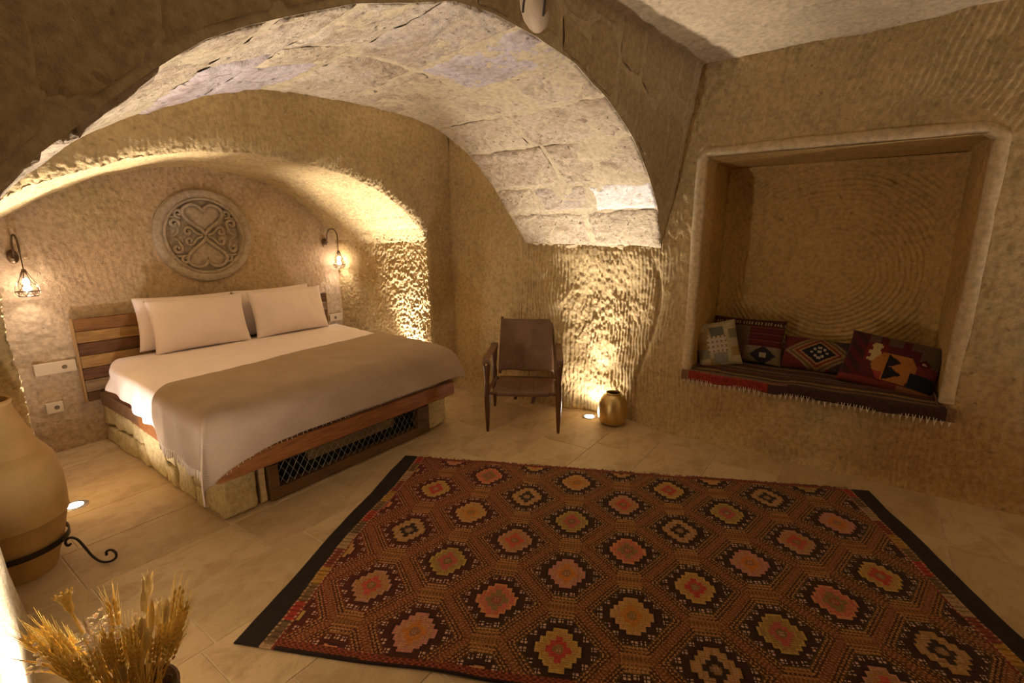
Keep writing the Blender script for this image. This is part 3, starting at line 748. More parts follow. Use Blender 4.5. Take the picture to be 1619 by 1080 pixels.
# grille in a wooden frame between the corner stones
fr = [(1.272, 2.543, .0, .072), (1.272, 2.543, .222, .286)]
for (a, b_, z0, z1) in fr: MB().bbox(a-1, b_-1, -.012, .05, z0+.002, z1, .004).build('grille_rail', M['frame_wood'], pf)
for (a, b_) in ((1.272, 1.332), (2.425, 2.543)): MB().bbox(a-1, b_-1, -.010, .048, .072, .222, .004).build('grille_stile', M['frame_wood'], pf)
MB().box(.33, 1.43, .10, .12, .0, .285).build('cavity_shade_panel', M['black'], pf, False)  # black sheet behind the mesh, painted shade of the opening
MB().bbox(1.535-1, 2.215-1, .012, .05, .148, .222, .006).build('drawer_plank', M['plank_d'], pf)
mb = MB(); n = 46; us = np.linspace(.332, 1.425, n+1); z0g, z1g, rows_g = .072, .222, 4
for r in range(rows_g):
    za, zb = z0g+(z1g-z0g)*r/rows_g, z0g+(z1g-z0g)*(r+1)/rows_g
    for i in range(n):
        a, b_ = us[i], us[i+1]
        A, B = ((a, za), (b_, zb)) if (i+r) % 2 == 0 else ((a, zb), (b_, za))
        mb.tube([(A[0], .006, A[1]), (B[0], .006, B[1])], .0016, 4, False)
mb.build('wire_mesh', M['mesh_metal'], pf)

# mattress
def rounded_slab(f0, f1, v0, v1, z0, z1, r, nu=40, nv=44, sag=0):
    # cross section in u-z swept along v with rounded ends
    V = []; sec = []
    m_ = 8
    for cx, cz, a0 in ((1, 0, -90), (1, 1, 0), (0, 1, 90), (0, 0, 180)):
        for k in range(m_+1): sec.append((cx, cz, math.radians(a0+90*k/m_)))
    vs_ = np.linspace(0, 1, nv); rings = []
    for t in vs_:
        v = v0+(v1-v0)*t; e = min(v-v0, v1-v); ins = r - math.sqrt(max(0, r*r-(r-min(e, r))**2)) if e < r else 0
        a, b_ = f0(v)+ins, f1(v)-ins; ring = []
        for cx, cz, an in sec:
            x = (b_-r if cx else a+r) + r*math.cos(an); z = (z1-ins-r if cz else z0+r*.4) + (r if cz else r*.4)*math.sin(an)
            ring.append((x, v, z))
        rings.append(ring)
    ns = len(sec); V = [p for R in rings for p in R]
    Fc = [(i*ns+j, i*ns+(j+1) % ns, (i+1)*ns+(j+1) % ns, (i+1)*ns+j) for i in range(nv-1) for j in range(ns)]
    Fc += [tuple(range(ns-1, -1, -1)), tuple(range((nv-1)*ns, nv*ns))]
    return V, Fc
V, Fc = rounded_slab(lambda v: bL(v)+.03, lambda v: bR(v)-.03, 2.50, 4.378, .397, BED_T-.012, .075)
mb = MB(); mb.add([(p[0]-1.85, p[1]-3.45, p[2]-.397) for p in V], Fc)
mo = mb.build('mattress', M['white_cloth']); mo.location = W(1.85, 3.45, .397); mo.rotation_euler = (0, 0, PHI)
tag(mo, 'mattress in a white fitted sheet on the wooden platform', 'mattress')

# cloths draped over the mattress
def edge_curve(e, r):
    """e: arc length past the start of the rounding -> (outward offset from edge, drop)"""
    a = math.pi*r/2
    o = np.where(e < 0, e - r, np.where(e < a, -r + r*np.sin(np.clip(e, 0, a)/r), 0.0))
    d = np.where(e < 0, 0, np.where(e < a, r*(1-np.cos(np.clip(e, 0, a)/r)), r + e - a))
    return o, d
def drape(vb, vf_edge, hangL, hangR, hangF, top, r, nu, nv, off=0.0, thick=.006, ripple=.010, seed=0, vb_skew=0.0, hemL=None, rightR=None):
    """vb: rear edge, vf_edge: front edge of the bed; hang*: arc length past the rounding"""
    a = math.pi*r/2
    wid = 1.74
    sU = np.linspace(-(hangL+a), wid-2*r+(hangR+a), nu)           # 0 = start of rounding on the left
    sV = np.linspace(0, 1, nv)
    U_, T_ = np.meshgrid(sU, sV, indexing='ij')
    frontlen = (vb - vf_edge - r)
    Lv = frontlen + (hangF+a if hangF is not None else r*0)
    B_ = T_*Lv                                                   # distance from the rear edge
    fF = B_ - frontlen
    oF, dF = edge_curve(fF, r) if hangF is not None else (fF - r, 0*fF)
    oL, dL = edge_curve(-U_, r); oR, dR = edge_curve(U_-(wid-2*r), r)
    v = vf_edge - oF + vb_skew*np.clip(U_/wid, 0, 1)*(1-T_)
    left = U_ < wid/2 - r
    fl, frr = bL(v)-off, bR(v)+off
    # top position scaled to the real width
    q = np.clip(U_/(wid-2*r), 0, 1)
    u = np.where(U_ < 0, fl - oL, np.where(U_ > wid-2*r, frr + oR, (fl+r) + q*(frr-fl-2*r)))
    dS = np.where(left, dL, dR)
    both = np.minimum(dS, dF)
    z = top - np.maximum(dS, dF) - .06*both
    sgn = np.where(left, -1, 1)
    # corner folds swing outwards
    fold = .34*both
    u = u + sgn*fold*.55; v = v - fold*.55
    # ripples in the hanging parts
    rip = ripple*(np.sin(v*24 + 3*fbm(v, z, 0, 3, 2, seed)) + (1 if seed > 510 else 0))*sstep(.05, .2, dS)*(1 if seed > 510 else sstep(3.2, 3.35, v))
    u = u + sgn*(rip + .006*sstep(0, .1, dS)); 
    ripF = ripple*.5*(1+np.sin(u*13 + 2.5*fbm(u, z, 0, 3, 2, seed+3)))*sstep(.06, .2, dF)*(1 if seed > 510 else 0)
    v = v - ripF - .008*sstep(0, .1, dF)
    z = z + (.003*fbm(u, v, 0, 5, 3, seed+5)*(1-sstep(0, .1, np.maximum(dS, dF))) + .002*fbm(u, v, 0, 14, 2, seed+6))*(1 if seed > 510 else .15+.85*sstep(3.25, 3.5, v))
    # raised middle, like a filled duvet
    P = np.stack([u, v, z], -1)
    return P, dict(U=U_, T=T_, dS=dS, dF=dF)
def cloth_obj(name, P, mat, thick, org):
    o = link(name, mesh_np(name, P - np.array(org), gridF(*P.shape[:2])), mat, None, W(*org), (0, 0, PHI))
    md = o.modifiers.new('thickness', 'SOLIDIFY'); md.thickness = thick; md.offset = 0
    return o
org = (1.85, 3.4, BED_T)
P, info = drape(4.13, 2.545, .20, .16, .0, BED_T+.004, .07, 150, 130, .0, ripple=.012, seed=501)
# the near hem rises towards the pillows
t_ = info['T']; dS = info['dS']
lift = np.where(info['U'] < 0, sstep(.03, .3, dS)*(.085*(1-sstep(.0, .45, t_))), 0)
P[..., 2] += lift; P[..., 0] -= np.where(info['U'] < 0, .05*sstep(.1, .3, dS)*(1-sstep(0, .12, t_)), 0)
cloth_obj('duvet', P, M['white_cloth'], .014, org)
tag(bpy.data.objects['duvet'], 'smooth white duvet spread over the bed', 'duvet')
P[..., 2] -= .006*(1-sstep(3.1, 3.3, P[..., 1]))*0
P, info = drape(3.16, 2.470, .222, .10, .150, BED_T+.030, .096, 190, 120, .030, ripple=.007, seed=521, vb_skew=.22)
# the near corner hangs lower and covers the end of the rail
P[..., 2] -= .105*np.clip(info['dF']/max(info['dF'].max(), 1e-3), 0, 1)*np.exp(-np.maximum(P[..., 0]-.93, 0)/.20)*sstep(0, .08, info['dF'])
P[..., 1] -= .012*sstep(.1, .25, info['dF'])*np.exp(-np.maximum(P[..., 0]-.93, 0)/.3)
th = cloth_obj('throw_blanket', P, M['throw'], .008, org)
tag(th, 'taupe woven throw blanket across the foot of the bed', 'blanket')
mb = MB(); nrow = P.shape[1]
for j in np.linspace(2, nrow-2, 74):
    j = int(j)
    if info['dF'][0, j] > .07: continue
    p = P[0, j] - np.array(org); q = P[1, j] - np.array(org)
    L = random.uniform(.035, .055); dx = random.uniform(-.006, .006); dy = random.uniform(-.008, .008)
    pts = [p+np.array((0, 0, .004)), p+np.array((dx*.4-.002, dy*.4, -L*.5)), p+np.array((dx-.003, dy, -L))]
    mb.tube(pts, [.0032, .0048, .0036], 5)
tag(mb.build('fringe', M['fringe'], th), kind='stuff')
mb = MB()
for i in np.linspace(30, 182, 60):
    i = int(i); p = P[i, -1] - np.array(org)
    mb.tube([p+np.array((0, 0, .003)), p+np.array((random.uniform(-.004, .004), -.002, -random.uniform(.008, .016)))], .0022, 4)
tag(mb.build('fringe', M['throw'], th), kind='stuff')

# pillows
def pillow_mesh(A, B, T, seed, n=44, ear=.06, pattern=None, name='pillow'):
    X, Y = np.meshgrid(np.linspace(-1, 1, n), np.linspace(-1, 1, n), indexing='ij')
    px = A*X*(1 - ear*(1-Y**2)*np.abs(X)**2); py = B*Y*(1 - ear*(1-X**2)*np.abs(Y)**2)
    th = T*(np.clip(1-np.abs(X)**2.6, 0, 1)*np.clip(1-np.abs(Y)**2.6, 0, 1))**.52
    wr = 1 + .06*fbm(px, py, 0, 9, 3, seed)
    edge = np.maximum(np.abs(X), np.abs(Y))
    def side(s, sd):
        h = s*th*(wr + .05*fbm(px, py, s, 5, 2, sd)) + .004*fbm(px, py, 0, 12, 2, sd+9)*(edge > .9)
        return np.stack([px, h, py], -1)
    f_, b_ = side(-1, seed), side(1, seed+2)
    b_[0] = f_[0]; b_[-1] = f_[-1]; b_[:, 0] = f_[:, 0]; b_[:, -1] = f_[:, -1]
    g1 = gridF(n, n); g2 = gridF(n, n)[:, ::-1] + n*n
    me = mesh_np(name, np.vstack([f_.reshape(-1, 3), b_.reshape(-1, 3)]), np.vstack([g1, g2]))
    bm = bmesh.new(); bm.from_mesh(me); bmesh.ops.remove_doubles(bm, verts=bm.verts, dist=1e-5); bmesh.ops.recalc_face_normals(bm, faces=bm.faces)
    if pattern is not None:
        lay = bm.loops.layers.float_color.new('Col')
        for f in bm.faces:
            c = f.calc_center_median(); col = pattern(c.x/A, c.z/B, c.y < .0)
            for l in f.loops: l[lay] = (*col, 1)
    bm.to_mesh(me); bm.free(); me.update(); return me
def put_pillow(name, me, mat, uvz, lean, yaw, roll, label, cat, group):
    o = link(name, me, mat, None, W(*uvz)); o.rotation_mode = 'XYZ'
    o.matrix_world = Matrix.Translation(W(*uvz)) @ Matrix.Rotation(PHI+yaw, 4, 'Z') @ Matrix.Rotation(lean, 4, 'X') @ Matrix.Rotation(roll, 4, 'Y')
    return tag(o, label, cat, group)
pg = 'white bed pillows against the headboard'
put_pillow('pillow', pillow_mesh(.345, .20, .095, 601), M['white_cloth'], (1.645, 4.115, .842), math.radians(-14), .0, .01, 'plump white pillow nearest the clay jar, in front', 'pillow', pg)
put_pillow('pillow', pillow_mesh(.345, .20, .095, 611), M['white_cloth'], (2.375, 4.115, .842), math.radians(-14), .0, -.012, 'plump white pillow on the far side of the bed, in front', 'pillow', pg)
put_pillow('pillow', pillow_mesh(.35, .20, .062, 621), M['white_cloth'], (1.615, 4.272, .848), math.radians(-5), .0, .02, 'white pillow mostly hidden behind the pillow nearest the jar', 'pillow', pg)
put_pillow('pillow', pillow_mesh(.35, .20, .062, 631), M['white_cloth'], (2.325, 4.272, .848), math.radians(-5), .0, -.02, 'white pillow mostly hidden behind the far front pillow', 'pillow', pg)

# headboard of reclaimed planks
hb = thing('headboard', 'headboard of reclaimed wooden planks in mixed browns', 'headboard', (.94, 4.405, .335))
MB().box(.012, 1.985, .018, .034, .01, .585).build('backing', M['plank_a'], hb, False)
zb = [.0, .072, .158, .245, .335, .425, .510, .598]
mats = ['plank_a', 'plank_b', 'plank_c', 'plank_d']
order = [['plank_a', 'plank_b', 'plank_a'], ['plank_d', 'plank_b', 'plank_c'], ['plank_a', 'plank_a', 'plank_b'], ['plank_c', 'plank_b', 'plank_a'], ['plank_a', 'plank_c', 'plank_b', 'plank_a'], ['plank_c', 'plank_b', 'plank_d'], ['plank_b', 'plank_a', 'plank_a']]
for r in range(7):
    cuts = {0: [.012, .22, 1.3], 1: [.012, .28, 1.1], 2: [.012, .75, 1.5], 3: [.012, .6, 1.2], 4: [.012, .44, .50, 1.4], 5: [.012, .8, 1.6], 6: [.012, .55, 1.25]}[r] + [1.985]
    for a, b_, mm in zip(cuts[:-1], cuts[1:], order[r]):
        pr = random.uniform(-.006, .004)
        MB().bbox(-(b_-a)/2+.001, (b_-a)/2-.001, -.02+pr, .018, 0, zb[r+1]-zb[r]-.003, .003).build('plank', M[mm], hb, False, ((a+b_)/2, 0, zb[r]))
for a in (0.0, 1.987): MB().bbox(a, a+.011, -.022, .034, 0, .60, .002).build('edge_strip', M['edge_wood'], hb, False)

# ================================================================== BED WALL
# carved medallion
md = thing('stone_medallion', 'round carved stone medallion with hearts and scrolls above the bed', 'wall carving', (1.90, 4.482, 1.495))
MX = Matrix.Rotation(math.pi/2, 4, 'X')       # lathe axis z -> facing the room (-v)
RM = .375
MB().lathe([(RM, -.02), (RM, .030), (RM-.012, .046), (RM-.035, .052), (RM-.055, .046), (RM-.066, .036), (RM-.072, .046), (RM-.080, .049), (RM-.088, .040), (RM-.093, -.004)], 72, MX).build('rim', M['carving'], md)
MB().lathe([(.0001, -.002), (RM-.09, -.004)], 60, MX).build('ground', M['carving'], md)
def rel(pts, h=.020, r=.011, n=60, taper=True):
    P2 = spline(pts, n); rr = [r*(.55+.45*math.sin(math.pi*min(max(i/(n-1), .06), .94))) if taper else r for i in range(n)]
    return [(x, -h, z) for x, z in P2], rr
def heart(sx, sz, cz, flip=1):
    P = []
    for i in range(41):
        t = 2*math.pi*i/40
        x = 16*math.sin(t)**3/16; z = (13*math.cos(t)-5*math.cos(2*t)-2*math.cos(3*t)-math.cos(4*t))/16
        P.append((x*sx, (z*sz)*flip + cz))
    return P
def heart_part(sx, sz, cz, flip, name):
    P = np.array(heart(sx, sz, cz, flip)); mb = MB()
    mb.tube([(x, -.026, z) for x, z in P], .013, 8, False)
    # domed field inside the outline
    c = P.mean(0); V = []; k = 7
    for i in range(k+1):
        f = i/k
        for x, z in P[:-1]: V.append((c[0]+(x-c[0])*f, -.030+.022*f*f, c[1]+(z-c[1])*f))
    n = len(P)-1
    mb.add(V, [(i*n+j, i*n+(j+1) % n, (i+1)*n+(j+1) % n, (i+1)*n+j) for i in range(k) for j in range(n)])
    return mb.build(name, M['carving'], md)
heart_part(.150, .132, .150, 1, 'heart'); heart_part(.150, .132, -.152, -1, 'heart')
def spiral(cx, cz, r0, turns, a0, sgn=1, tail=None):
    P = []
    if tail: P += tail
    n = 16
    for i in range(n+1):
        f = i/n; a = a0 + sgn*turns*2*math.pi*f; r = r0*(1-.80*f); P.append((cx+r*math.cos(a), cz+r*math.sin(a)))
    return P
for sx in (-1, 1):
    for pts in (spiral(.125, .035, .038, 1.2, math.pi*.9, -1, [(.02, .006), (.06, .02)]),
                spiral(.218, .098, .042, 1.2, math.pi*1.3, -1, [(.235, .0), (.20, .03)]),
                spiral(.178, .178, .036, 1.2, -math.pi*.6, 1, [(.245, .145), (.205, .150)]),
                spiral(.120, -.040, .036, 1.2, -math.pi*.9, 1, [(.02, -.006), (.06, -.02)]),
                spiral(.215, -.100, .040, 1.2, -math.pi*1.3, 1, [(.240, -.01), (.20, -.04)]),
                spiral(.165, -.190, .034, 1.2, math.pi*.6, -1, [(.235, -.155), (.20, -.16)])):
        p, r = rel([(x*sx, z) for x, z in pts], .020, .013, 56); MB().tube(p, r, 7).build('scroll', M['carving'], md)

# sconces
def sconce(uvz, label, arm_flip, drop_u, big=1.0):
    t = thing('wall_sconce', label, 'wall lamp', uvz)
    MB().lathe([(.0001, .020), (.018, .019), (.030, .012), (.036, .004), (.036, -.008)], 20, MX @ Matrix.Diagonal((.8, 1.25, 1, 1))).build('backplate', M['lamp_metal'], t)
    arm = spline([(0, -.015, -.01), (0, -.045, .03), (.0, -.055, .09), (drop_u*.25, -.075, .135), (drop_u*.7, -.09, .13), (drop_u*.95, -.10, .085), (drop_u, -.10, .03)], 36)
    mb = MB(); mb.tube(arm, .0055, 8)
    curl = [(0+.018*math.cos(a)*(1-a/9), -.03, .0+.022*math.sin(a)*(1-a/9)) for a in np.linspace(0, 6, 24)]
    mb.tube(curl, .004, 6); mb.build('hook_arm', M['lamp_metal'], t)
    MB().tube([(drop_u, -.10, .035), (drop_u, -.10, -.09)], .0035, 6).build('drop_rod', M['lamp_metal'], t)
    zc = -.185
    prof = [(.012, .095), (.016, .085), (.026, .06), (.042, .03), (.055, .0), (.060, -.03), (.055, -.052), (.045, -.062)]
    MB().lathe([(r*.93, z+zc) for r, z in prof], 24, Matrix.Translation((drop_u, -.10, 0))).build('glass_shade', M['glass'], t)
    mb = MB(); T0 = Vector((drop_u, -.10, zc))
    for k in range(8):
        for s in (1, -1):
            pts = []
            for i, (r, z) in enumerate(spline(prof, 16)):
                a = 2*math.pi*k/8 + s*.38*math.sin(i/15*math.pi*1.5); pts.append(T0 + Vector((r*math.cos(a), r*math.sin(a), z)))
            mb.tube(pts, .0019, 5, False)
    for r, z in ((.046, -.062), (.060, -.030), (.014, .090)):
        mb.tube([T0+Vector((r*math.cos(a), r*math.sin(a), z)) for a in np.linspace(0, 2*math.pi, 25)], .0034, 6, False)
    mb.lathe([(.0001, .112), (.010, .108), (.014, .09)], 14, Matrix.Translation(T0)); mb.build('cage', M['lamp_metal'], t)
    MB().lathe([(.0001, .030), (.010, .024), (.015, .010), (.014, -.004), (.008, -.016), (.0001, -.020)], 14, Matrix.Translation(T0+Vector((0, 0, .02)))).build('bulb', M['bulb'], t)
    l = bpy.data.lights.new('sconce_lamp', 'POINT'); l.energy = SCONCE_W; l.color = SCONCE_COL; l.shadow_soft_size = .018
    o = bpy.data.objects.new('sconce_lamp', l); COL.objects.link(o); o.parent = t; o.location = T0 + Vector((0, 0, -.015))
    return t
sconce((3.005, 4.455, 1.425), 'wrought hook wall lamp with caged glass beside the vault', 1, .085)
sconce((.735, 4.455, 1.365), 'wrought hook wall lamp with caged glass above the sockets', 1, .02)

# sockets
def socket(name, uvz, w_, h_, hole, label):
    t = thing(name, label, 'socket', uvz)
    MB().bbox(-w_/2, w_/2, -.012, .03, -h_/2, h_/2, .003).build('plate', M['socket'], t)
    mb = MB(); mb.lathe([(.0001, .001), (.010, .001), (.013, .004), (.015, .0)], 18, Matrix.Translation((hole, -.012, 0)) @ MX); mb.build('socket_hole', M['socket_dark'], t)
    return t
socket('wall_socket', (.828, 4.450, .605), .22, .080, .045, 'long cream socket plate left of the headboard')
socket('wall_socket', (.782, 4.448, .330), .092, .075, .01, 'square cream socket low on the wall by the bed')
socket('wall_socket', (3.065, 4.450, .655), .15, .072, -.01, 'cream socket plate right of the headboard')

# ================================================================== CHAIR
ch = bpy.data.objects.new('armchair', None); COL.objects.link(ch); ch.location = (.105, 3.848, 0); ch.rotation_euler = (0, 0, math.radians(-4.2))
tag(ch, 'low wooden safari armchair with brown leather sling seat', 'chair')
fleg = [(.010, 0), (.012, .01), (.018, .12), (.023, .24), (.024, .30), (.020, .335), (.022, .36), (.016, .40), (.020, .45), (.026, .50), (.028, .535), (.025, .56), (.012, .572), (.0001, .573)]
bleg = [(.010, 0), (.012, .01), (.018, .10), (.023, .20), (.024, .26), (.020, .30), (.022, .33), (.016, .38), (.020, .43), (.025, .49), (.026, .53), (.022, .553), (.010, .563), (.0001, .564)]
for sx in (-1, 1):
    MB().lathe(fleg, 16).build('leg', M['chair_wood'], ch, True, (sx*.274, -.29, 0))
    MB().lathe(bleg, 16).build('leg', M['chair_wood'], ch, True, (sx*.280, .29, 0))
    MB().tube([(sx*.274, -.29, .315), (sx*.280, .29, .262)], .013, 10).build('side_rail', M['chair_wood'], ch)
    # leather arm strap
    P = spline([(-.30, .535), (-.315, .565), (-.30, .588), (-.22, .590), (0, .578), (.2, .575), (.29, .582), (.312, .565), (.305, .53)], 44); mb = MB(); V = []
    for y, z in P:
        for dx, dz in ((-.026, -.002), (.026, -.002), (.026, .003), (-.026, .003)): V.append((sx*.277+dx, y, z+dz))
    mb.add(V, [(i*4+j, i*4+(j+1) % 4, (i+1)*4+(j+1) % 4, (i+1)*4+j) for i in range(43) for j in range(4)] + [(3,2,1,0), (172,173,174,175)])
    ar = mb.build('arm_strap', M['leather'], ch)
    MB().lathe([(.0001, .004), (.006, .003), (.008, 0)], 10, Matrix.Translation((sx*.277, -.318, .545)) @ MX).build('stud', M['brass'], ar)
    # leaning uprights of the back
    MB().tube([(sx*.232, .262, .315), (sx*.225, .30, .46), (sx*.218, .375, .80)], [.013, .016, .012], 10).build('back_post', M['chair_wood'], ch)
MB().tube([(-.274, -.29, .315), (.274, -.29, .315)], .014, 10).build('front_rail', M['chair_wood'], ch)
MB().tube([(-.280, .29, .262), (.280, .29, .262)], .014, 10).build('rear_rail', M['chair_wood'], ch)
def sling(fn, nx, ny, name, mat, th_):
    P = np.array([[fn(i/(nx-1), j/(ny-1)) for j in range(ny)] for i in range(nx)])
    o = link(name, mesh_np(name, P, gridF(nx, ny)), mat, ch); m_ = o.modifiers.new('thickness', 'SOLIDIFY'); m_.thickness = th_; m_.offset = 0; return o
def seat_f(a, b):
    x = -.235 + .47*a; y = -.305 + .60*b
    z = .334 - .055*b - .050*math.sin(math.pi*a)*math.sin(math.pi*min(max(b, .0), 1))**.7 - .010*math.sin(math.pi*b)
    if b < .06: z -= (.06-b)/.06*.02
    return (x, y, z)
seat = sling(seat_f, 30, 30, 'seat_sling', M['leather'], .005)
def flap_f(a, b):
    x = -.20 + .40*a; an = math.pi*b*1.05
    return (x, -.29 - .019*math.sin(an), .315 + .019*math.cos(an) - .004*b)
sling(flap_f, 16, 14, 'seat_flap', M['leather'], .004)
def back_f(a, b):
    w_ = .236 - .010*b; x = -w_ + 2*w_*a; bow = math.sin(math.pi*a)
    t = b; y = .262 + .040*min(t/.33, 1) + .075*max(0, (t-.33)/.67) + .030*bow - .014*(1 if 1 else 0)
    z = .345 + .445*b - .012*bow*b + .006*math.sin(a*9)*(1-b)
    return (x, y - .012, z)
sling(back_f, 30, 30, 'back_sling', M['leather'], .005)
for k, x in enumerate((-.06, .085)):
    mb = MB(); mb.bbox(-.013, .013, -.26, .22, -.0025, .0025, .001); mb.build('under_strap', M['leather'], ch, True, (x, 0, .258))
MB().add([( .07, -.20, .262), (.10, -.20, .262), (.085, -.205, .20), (.055, -.205, .205), (.07, -.194, .262), (.10, -.194, .262), (.085, -.199, .20), (.055, -.199, .205)], [(0,1,2,3), (7,6,5,4), (0,4,5,1), (1,5,6,2), (2,6,7,3), (3,7,4,0)]).build('strap_end', M['leather'], ch, False)

# ================================================================== BRASS VASE
bv = thing('brass_vase', 'squat brushed brass vase beside the floor light', 'vase', (3.535, 1.500, 0))
MB().lathe([(.0001, .0), (.080, .0), (.100, .012), (.114, .045), (.120, .085), (.119, .125), (.112, .17), (.098, .21), (.080, .234), (.064, .244), (.060, .248), (.060, .262), (.056, .263), (.054, .250), (.054, .244)], 48).build('body', M['brass'], bv)
MB().lathe([(.054, .246), (.07, .22), (.095, .15), (.095, .06), (.0001, .03)], 32).build('inside', M['brass_in'], bv)

# ================================================================== CLAY JAR AND IRON STAND
jar = thing('clay_jar', 'tall ochre clay jar standing by the alcove corner', 'jar', (.30, 2.95, 0))
body = [(.0001, 0), (.118, 0), (.124, .012), (.136, .06), (.160, .12), (.180, .21), (.193, .262), (.199, .268), (.197, .276), (.201, .35), (.200, .43), (.191, .50), (.180, .540), (.158, .572), (.150, .582), (.1465, .590)]
MB().lathe(body, 56).build('body', M['clay'], jar)
MB().lathe([(.152, .578), (.149, .590), (.138, .605), (.112, .69), (.088, .770), (.084, .795), (.090, .806), (.088, .815), (.078, .812), (.072, .79), (.09, .70)], 48).build('neck', M['clay'], jar)
for a in (-2.75,):
    c, s_ = math.cos(a), math.sin(a)
    P = spline([(.098*c, .098*s_, .745), (.15*c, .15*s_, .735), (.185*c, .185*s_, .66), (.180*c, .180*s_, .55)], 20)
    MB().tube(P, .015, 10).build('handle', M['clay'], jar)
st = thing('iron_jar_stand', 'black iron ring stand with scrolled legs around the clay jar', 'stand', (.30, 2.95, 0))
R0 = .176
MB().lathe([(R0, .128), (R0+.006, .128), (R0+.006, .152), (R0, .152), (R0, .128)], 56).build('ring', M['iron'], st)
ds = W(1, 0, 0)
for k, a in enumerate((-.80, -.80+2.09, -.80+4.19)):
    if k > 0: continue
    prof = []
    for t in np.linspace(0, 5.0, 22): prof.append((.030 - .024*math.cos(t+.4)*(1-.10*(5-t)) , .136 - .024*math.sin(t+.4)*(1-.10*(5-t))))
    prof = [(.034, .118), (.022, .110), (.014, .122), (.020, .140), (.040, .150), (.066, .136), (.090, .09), (.112, .045), (.142, .014), (.178, .010), (.205, .026), (.210, .052), (.192, .070), (.172, .062), (.170, .044)]
    P = spline([(R0+.004+x, 0, z) for x, z in prof], 70)
    mb = MB(); mb.tube([Matrix.Rotation(a, 3, 'Z') @ Vector(p) for p in P], .0055, 8); mb.build('scroll_leg', M['iron'], st)
    MB().lathe([(.0001, .008), (.008, .006), (.010, -.004)], 10, Matrix.Rotation(a, 4, 'Z') @ Matrix.Translation((R0+.006, 0, .14)) @ Matrix.Rotation(math.pi/2, 4, 'Y')).build('rivet', M['iron'], st)

# ================================================================== NICHE TEXTILES
MA, DB, OC, TN, BK, RD = (.11,.018,.016), (.055,.028,.018), (.30,.17,.055), (.26,.17,.10), (.018,.013,.012), (.24,.03,.02)
def stripes(t, seed=0):
    pal = [MA, DB, (.20,.10,.05), DB, OC, DB, MA, (.15,.06,.04), DB, (.22,.13,.06), DB, MA, DB, OC, (.12,.05,.03), DB]
    i = int(max(0, min(.999, t))*len(pal)*1.25) % len(pal); return pal[i]
nv_, nd_ = 150, 70
km_v = np.linspace(.985, -.545, nv_); km_s = np.linspace(0, .74, nd_)
vv, s2 = np.meshgrid(km_v, km_s, indexing='ij')
hang = np.maximum(0, .055 - s2)
u = np.where(s2 < .055, 3.566 - .004*np.sin(vv*20), 3.566 + (s2-.055))
z = .520 - hang*1.0 + np.where(s2 < .075, -.010*(1-s2/.075), 0) + .008*fbm(vv, s2, 0, 5, 2, 701) + .012*np.exp(-((s2-.3)/.25)**2)
# ends turn up a little against the jambs
vv2 = np.where(s2 > .10, np.clip(vv, -.47, .92), vv)
z = z + np.where((s2 > .10), .22*np.maximum(0, vv-.92) + .22*np.maximum(0, -.47-vv), 0)
cols = []
for i in range(nv_-1):
    for j in range(nd_-1):
        s0 = s2[i, j] + .012*math.sin(vv[i, j]*3) ; t = s0/.74
        c = Vector(stripes(t + .02*(1 if vv[i, j] > .3 else 0)))
        if s0 < .06: c = Vector(RD) if vv[i, j] > .42 else Vector(DB)
        if vv[i, j] > .94 or vv[i, j] < -.50: c = Vector((.22,.12,.06))
        cols.append(tuple(c*random.uniform(.75, 1.2)))
org = np.array([3.9, .22, .50])
me = mesh_np('niche_mat', np.stack([u, vv2, z], -1) - org, gridF(nv_, nd_)); vcol(me, np.array(cols))
mat_o = link('niche_mat', me, M['kilim'], None, W(*org), (0, 0, PHI)); m_ = mat_o.modifiers.new('thickness', 'SOLIDIFY'); m_.thickness = .006; m_.offset = -1
tag(mat_o, 'striped kilim mat with knotted fringe lining the wall niche', 'mat')
mb = MB()
for k, vq in enumerate(np.linspace(.97, -.53, 96)):
    p = np.array([3.562, vq, .462 + .008*noise(vq*5, .0, 0, 701)]) - org
    d = .008 if k % 2 else -.008
    mb.tube([p+np.array((0, 0, .01)), p+np.array((-.004, d*.6, -.012)), p+np.array((-.006, d, -random.uniform(.022, .034)))], [.0022, .003, .0018], 5)
tag(mb.build('fringe', M['fringe'], mat_o), kind='stuff')

def pat_cream(x, y, front):
    a, b_ = int((x+1)*2.0), int((y+1)*2.5)
    pal = [(.50,.40,.22), (.44,.33,.16), (.52,.44,.28), (.38,.26,.09), (.48,.40,.25), (.26,.22,.14), (.50,.41,.24)]
    c = pal[(a*3+b_*5+a*b_) % 7]
    if -.35 < x < .3 and .35 < y < .75: c = (.16,.16,.12)
    if -.55 < x < .35 and -.35 < y < .35:
        c = (.58,.50,.36)
        if math.hypot((x*5) % 1-.5, (y*5) % 1-.5) < .22: c = (.32,.16,.07)
    if -.35 < x < .3 and -.85 < y < -.4: c = (.30,.28,.22)
    return c
def pat_dark(x, y, front):
    c = (.15,.085,.045)
    if y > .62: c = (.07,.022,.018) if (abs((x*12) % 1-.5) > .22 or not .7 < y < .82) else (.36,.26,.14)
    elif x > .1 and y > -.25: c = [(.14,.02,.018), (.07,.025,.018), (.18,.04,.025), (.07,.02,.02)][int((y+1)*14) % 4]
    elif -.35 < x <= .1 and y > -.1: c = (.13,.09,.05)
    if -.8 < x < -.35 and -.6 < y < .4: c = (.19,.10,.05) if int((y+1)*16) % 3 else (.08,.04,.02)
    if y <= -.25 and x > 0:
        c = (.03,.025,.03) if abs(x-.5)*1.2+abs(y+.6) < .42 else (.24,.18,.10)
        if abs(x-.5) < .1 and abs(y+.6) < .1: c = (.4,.33,.2)
    return c
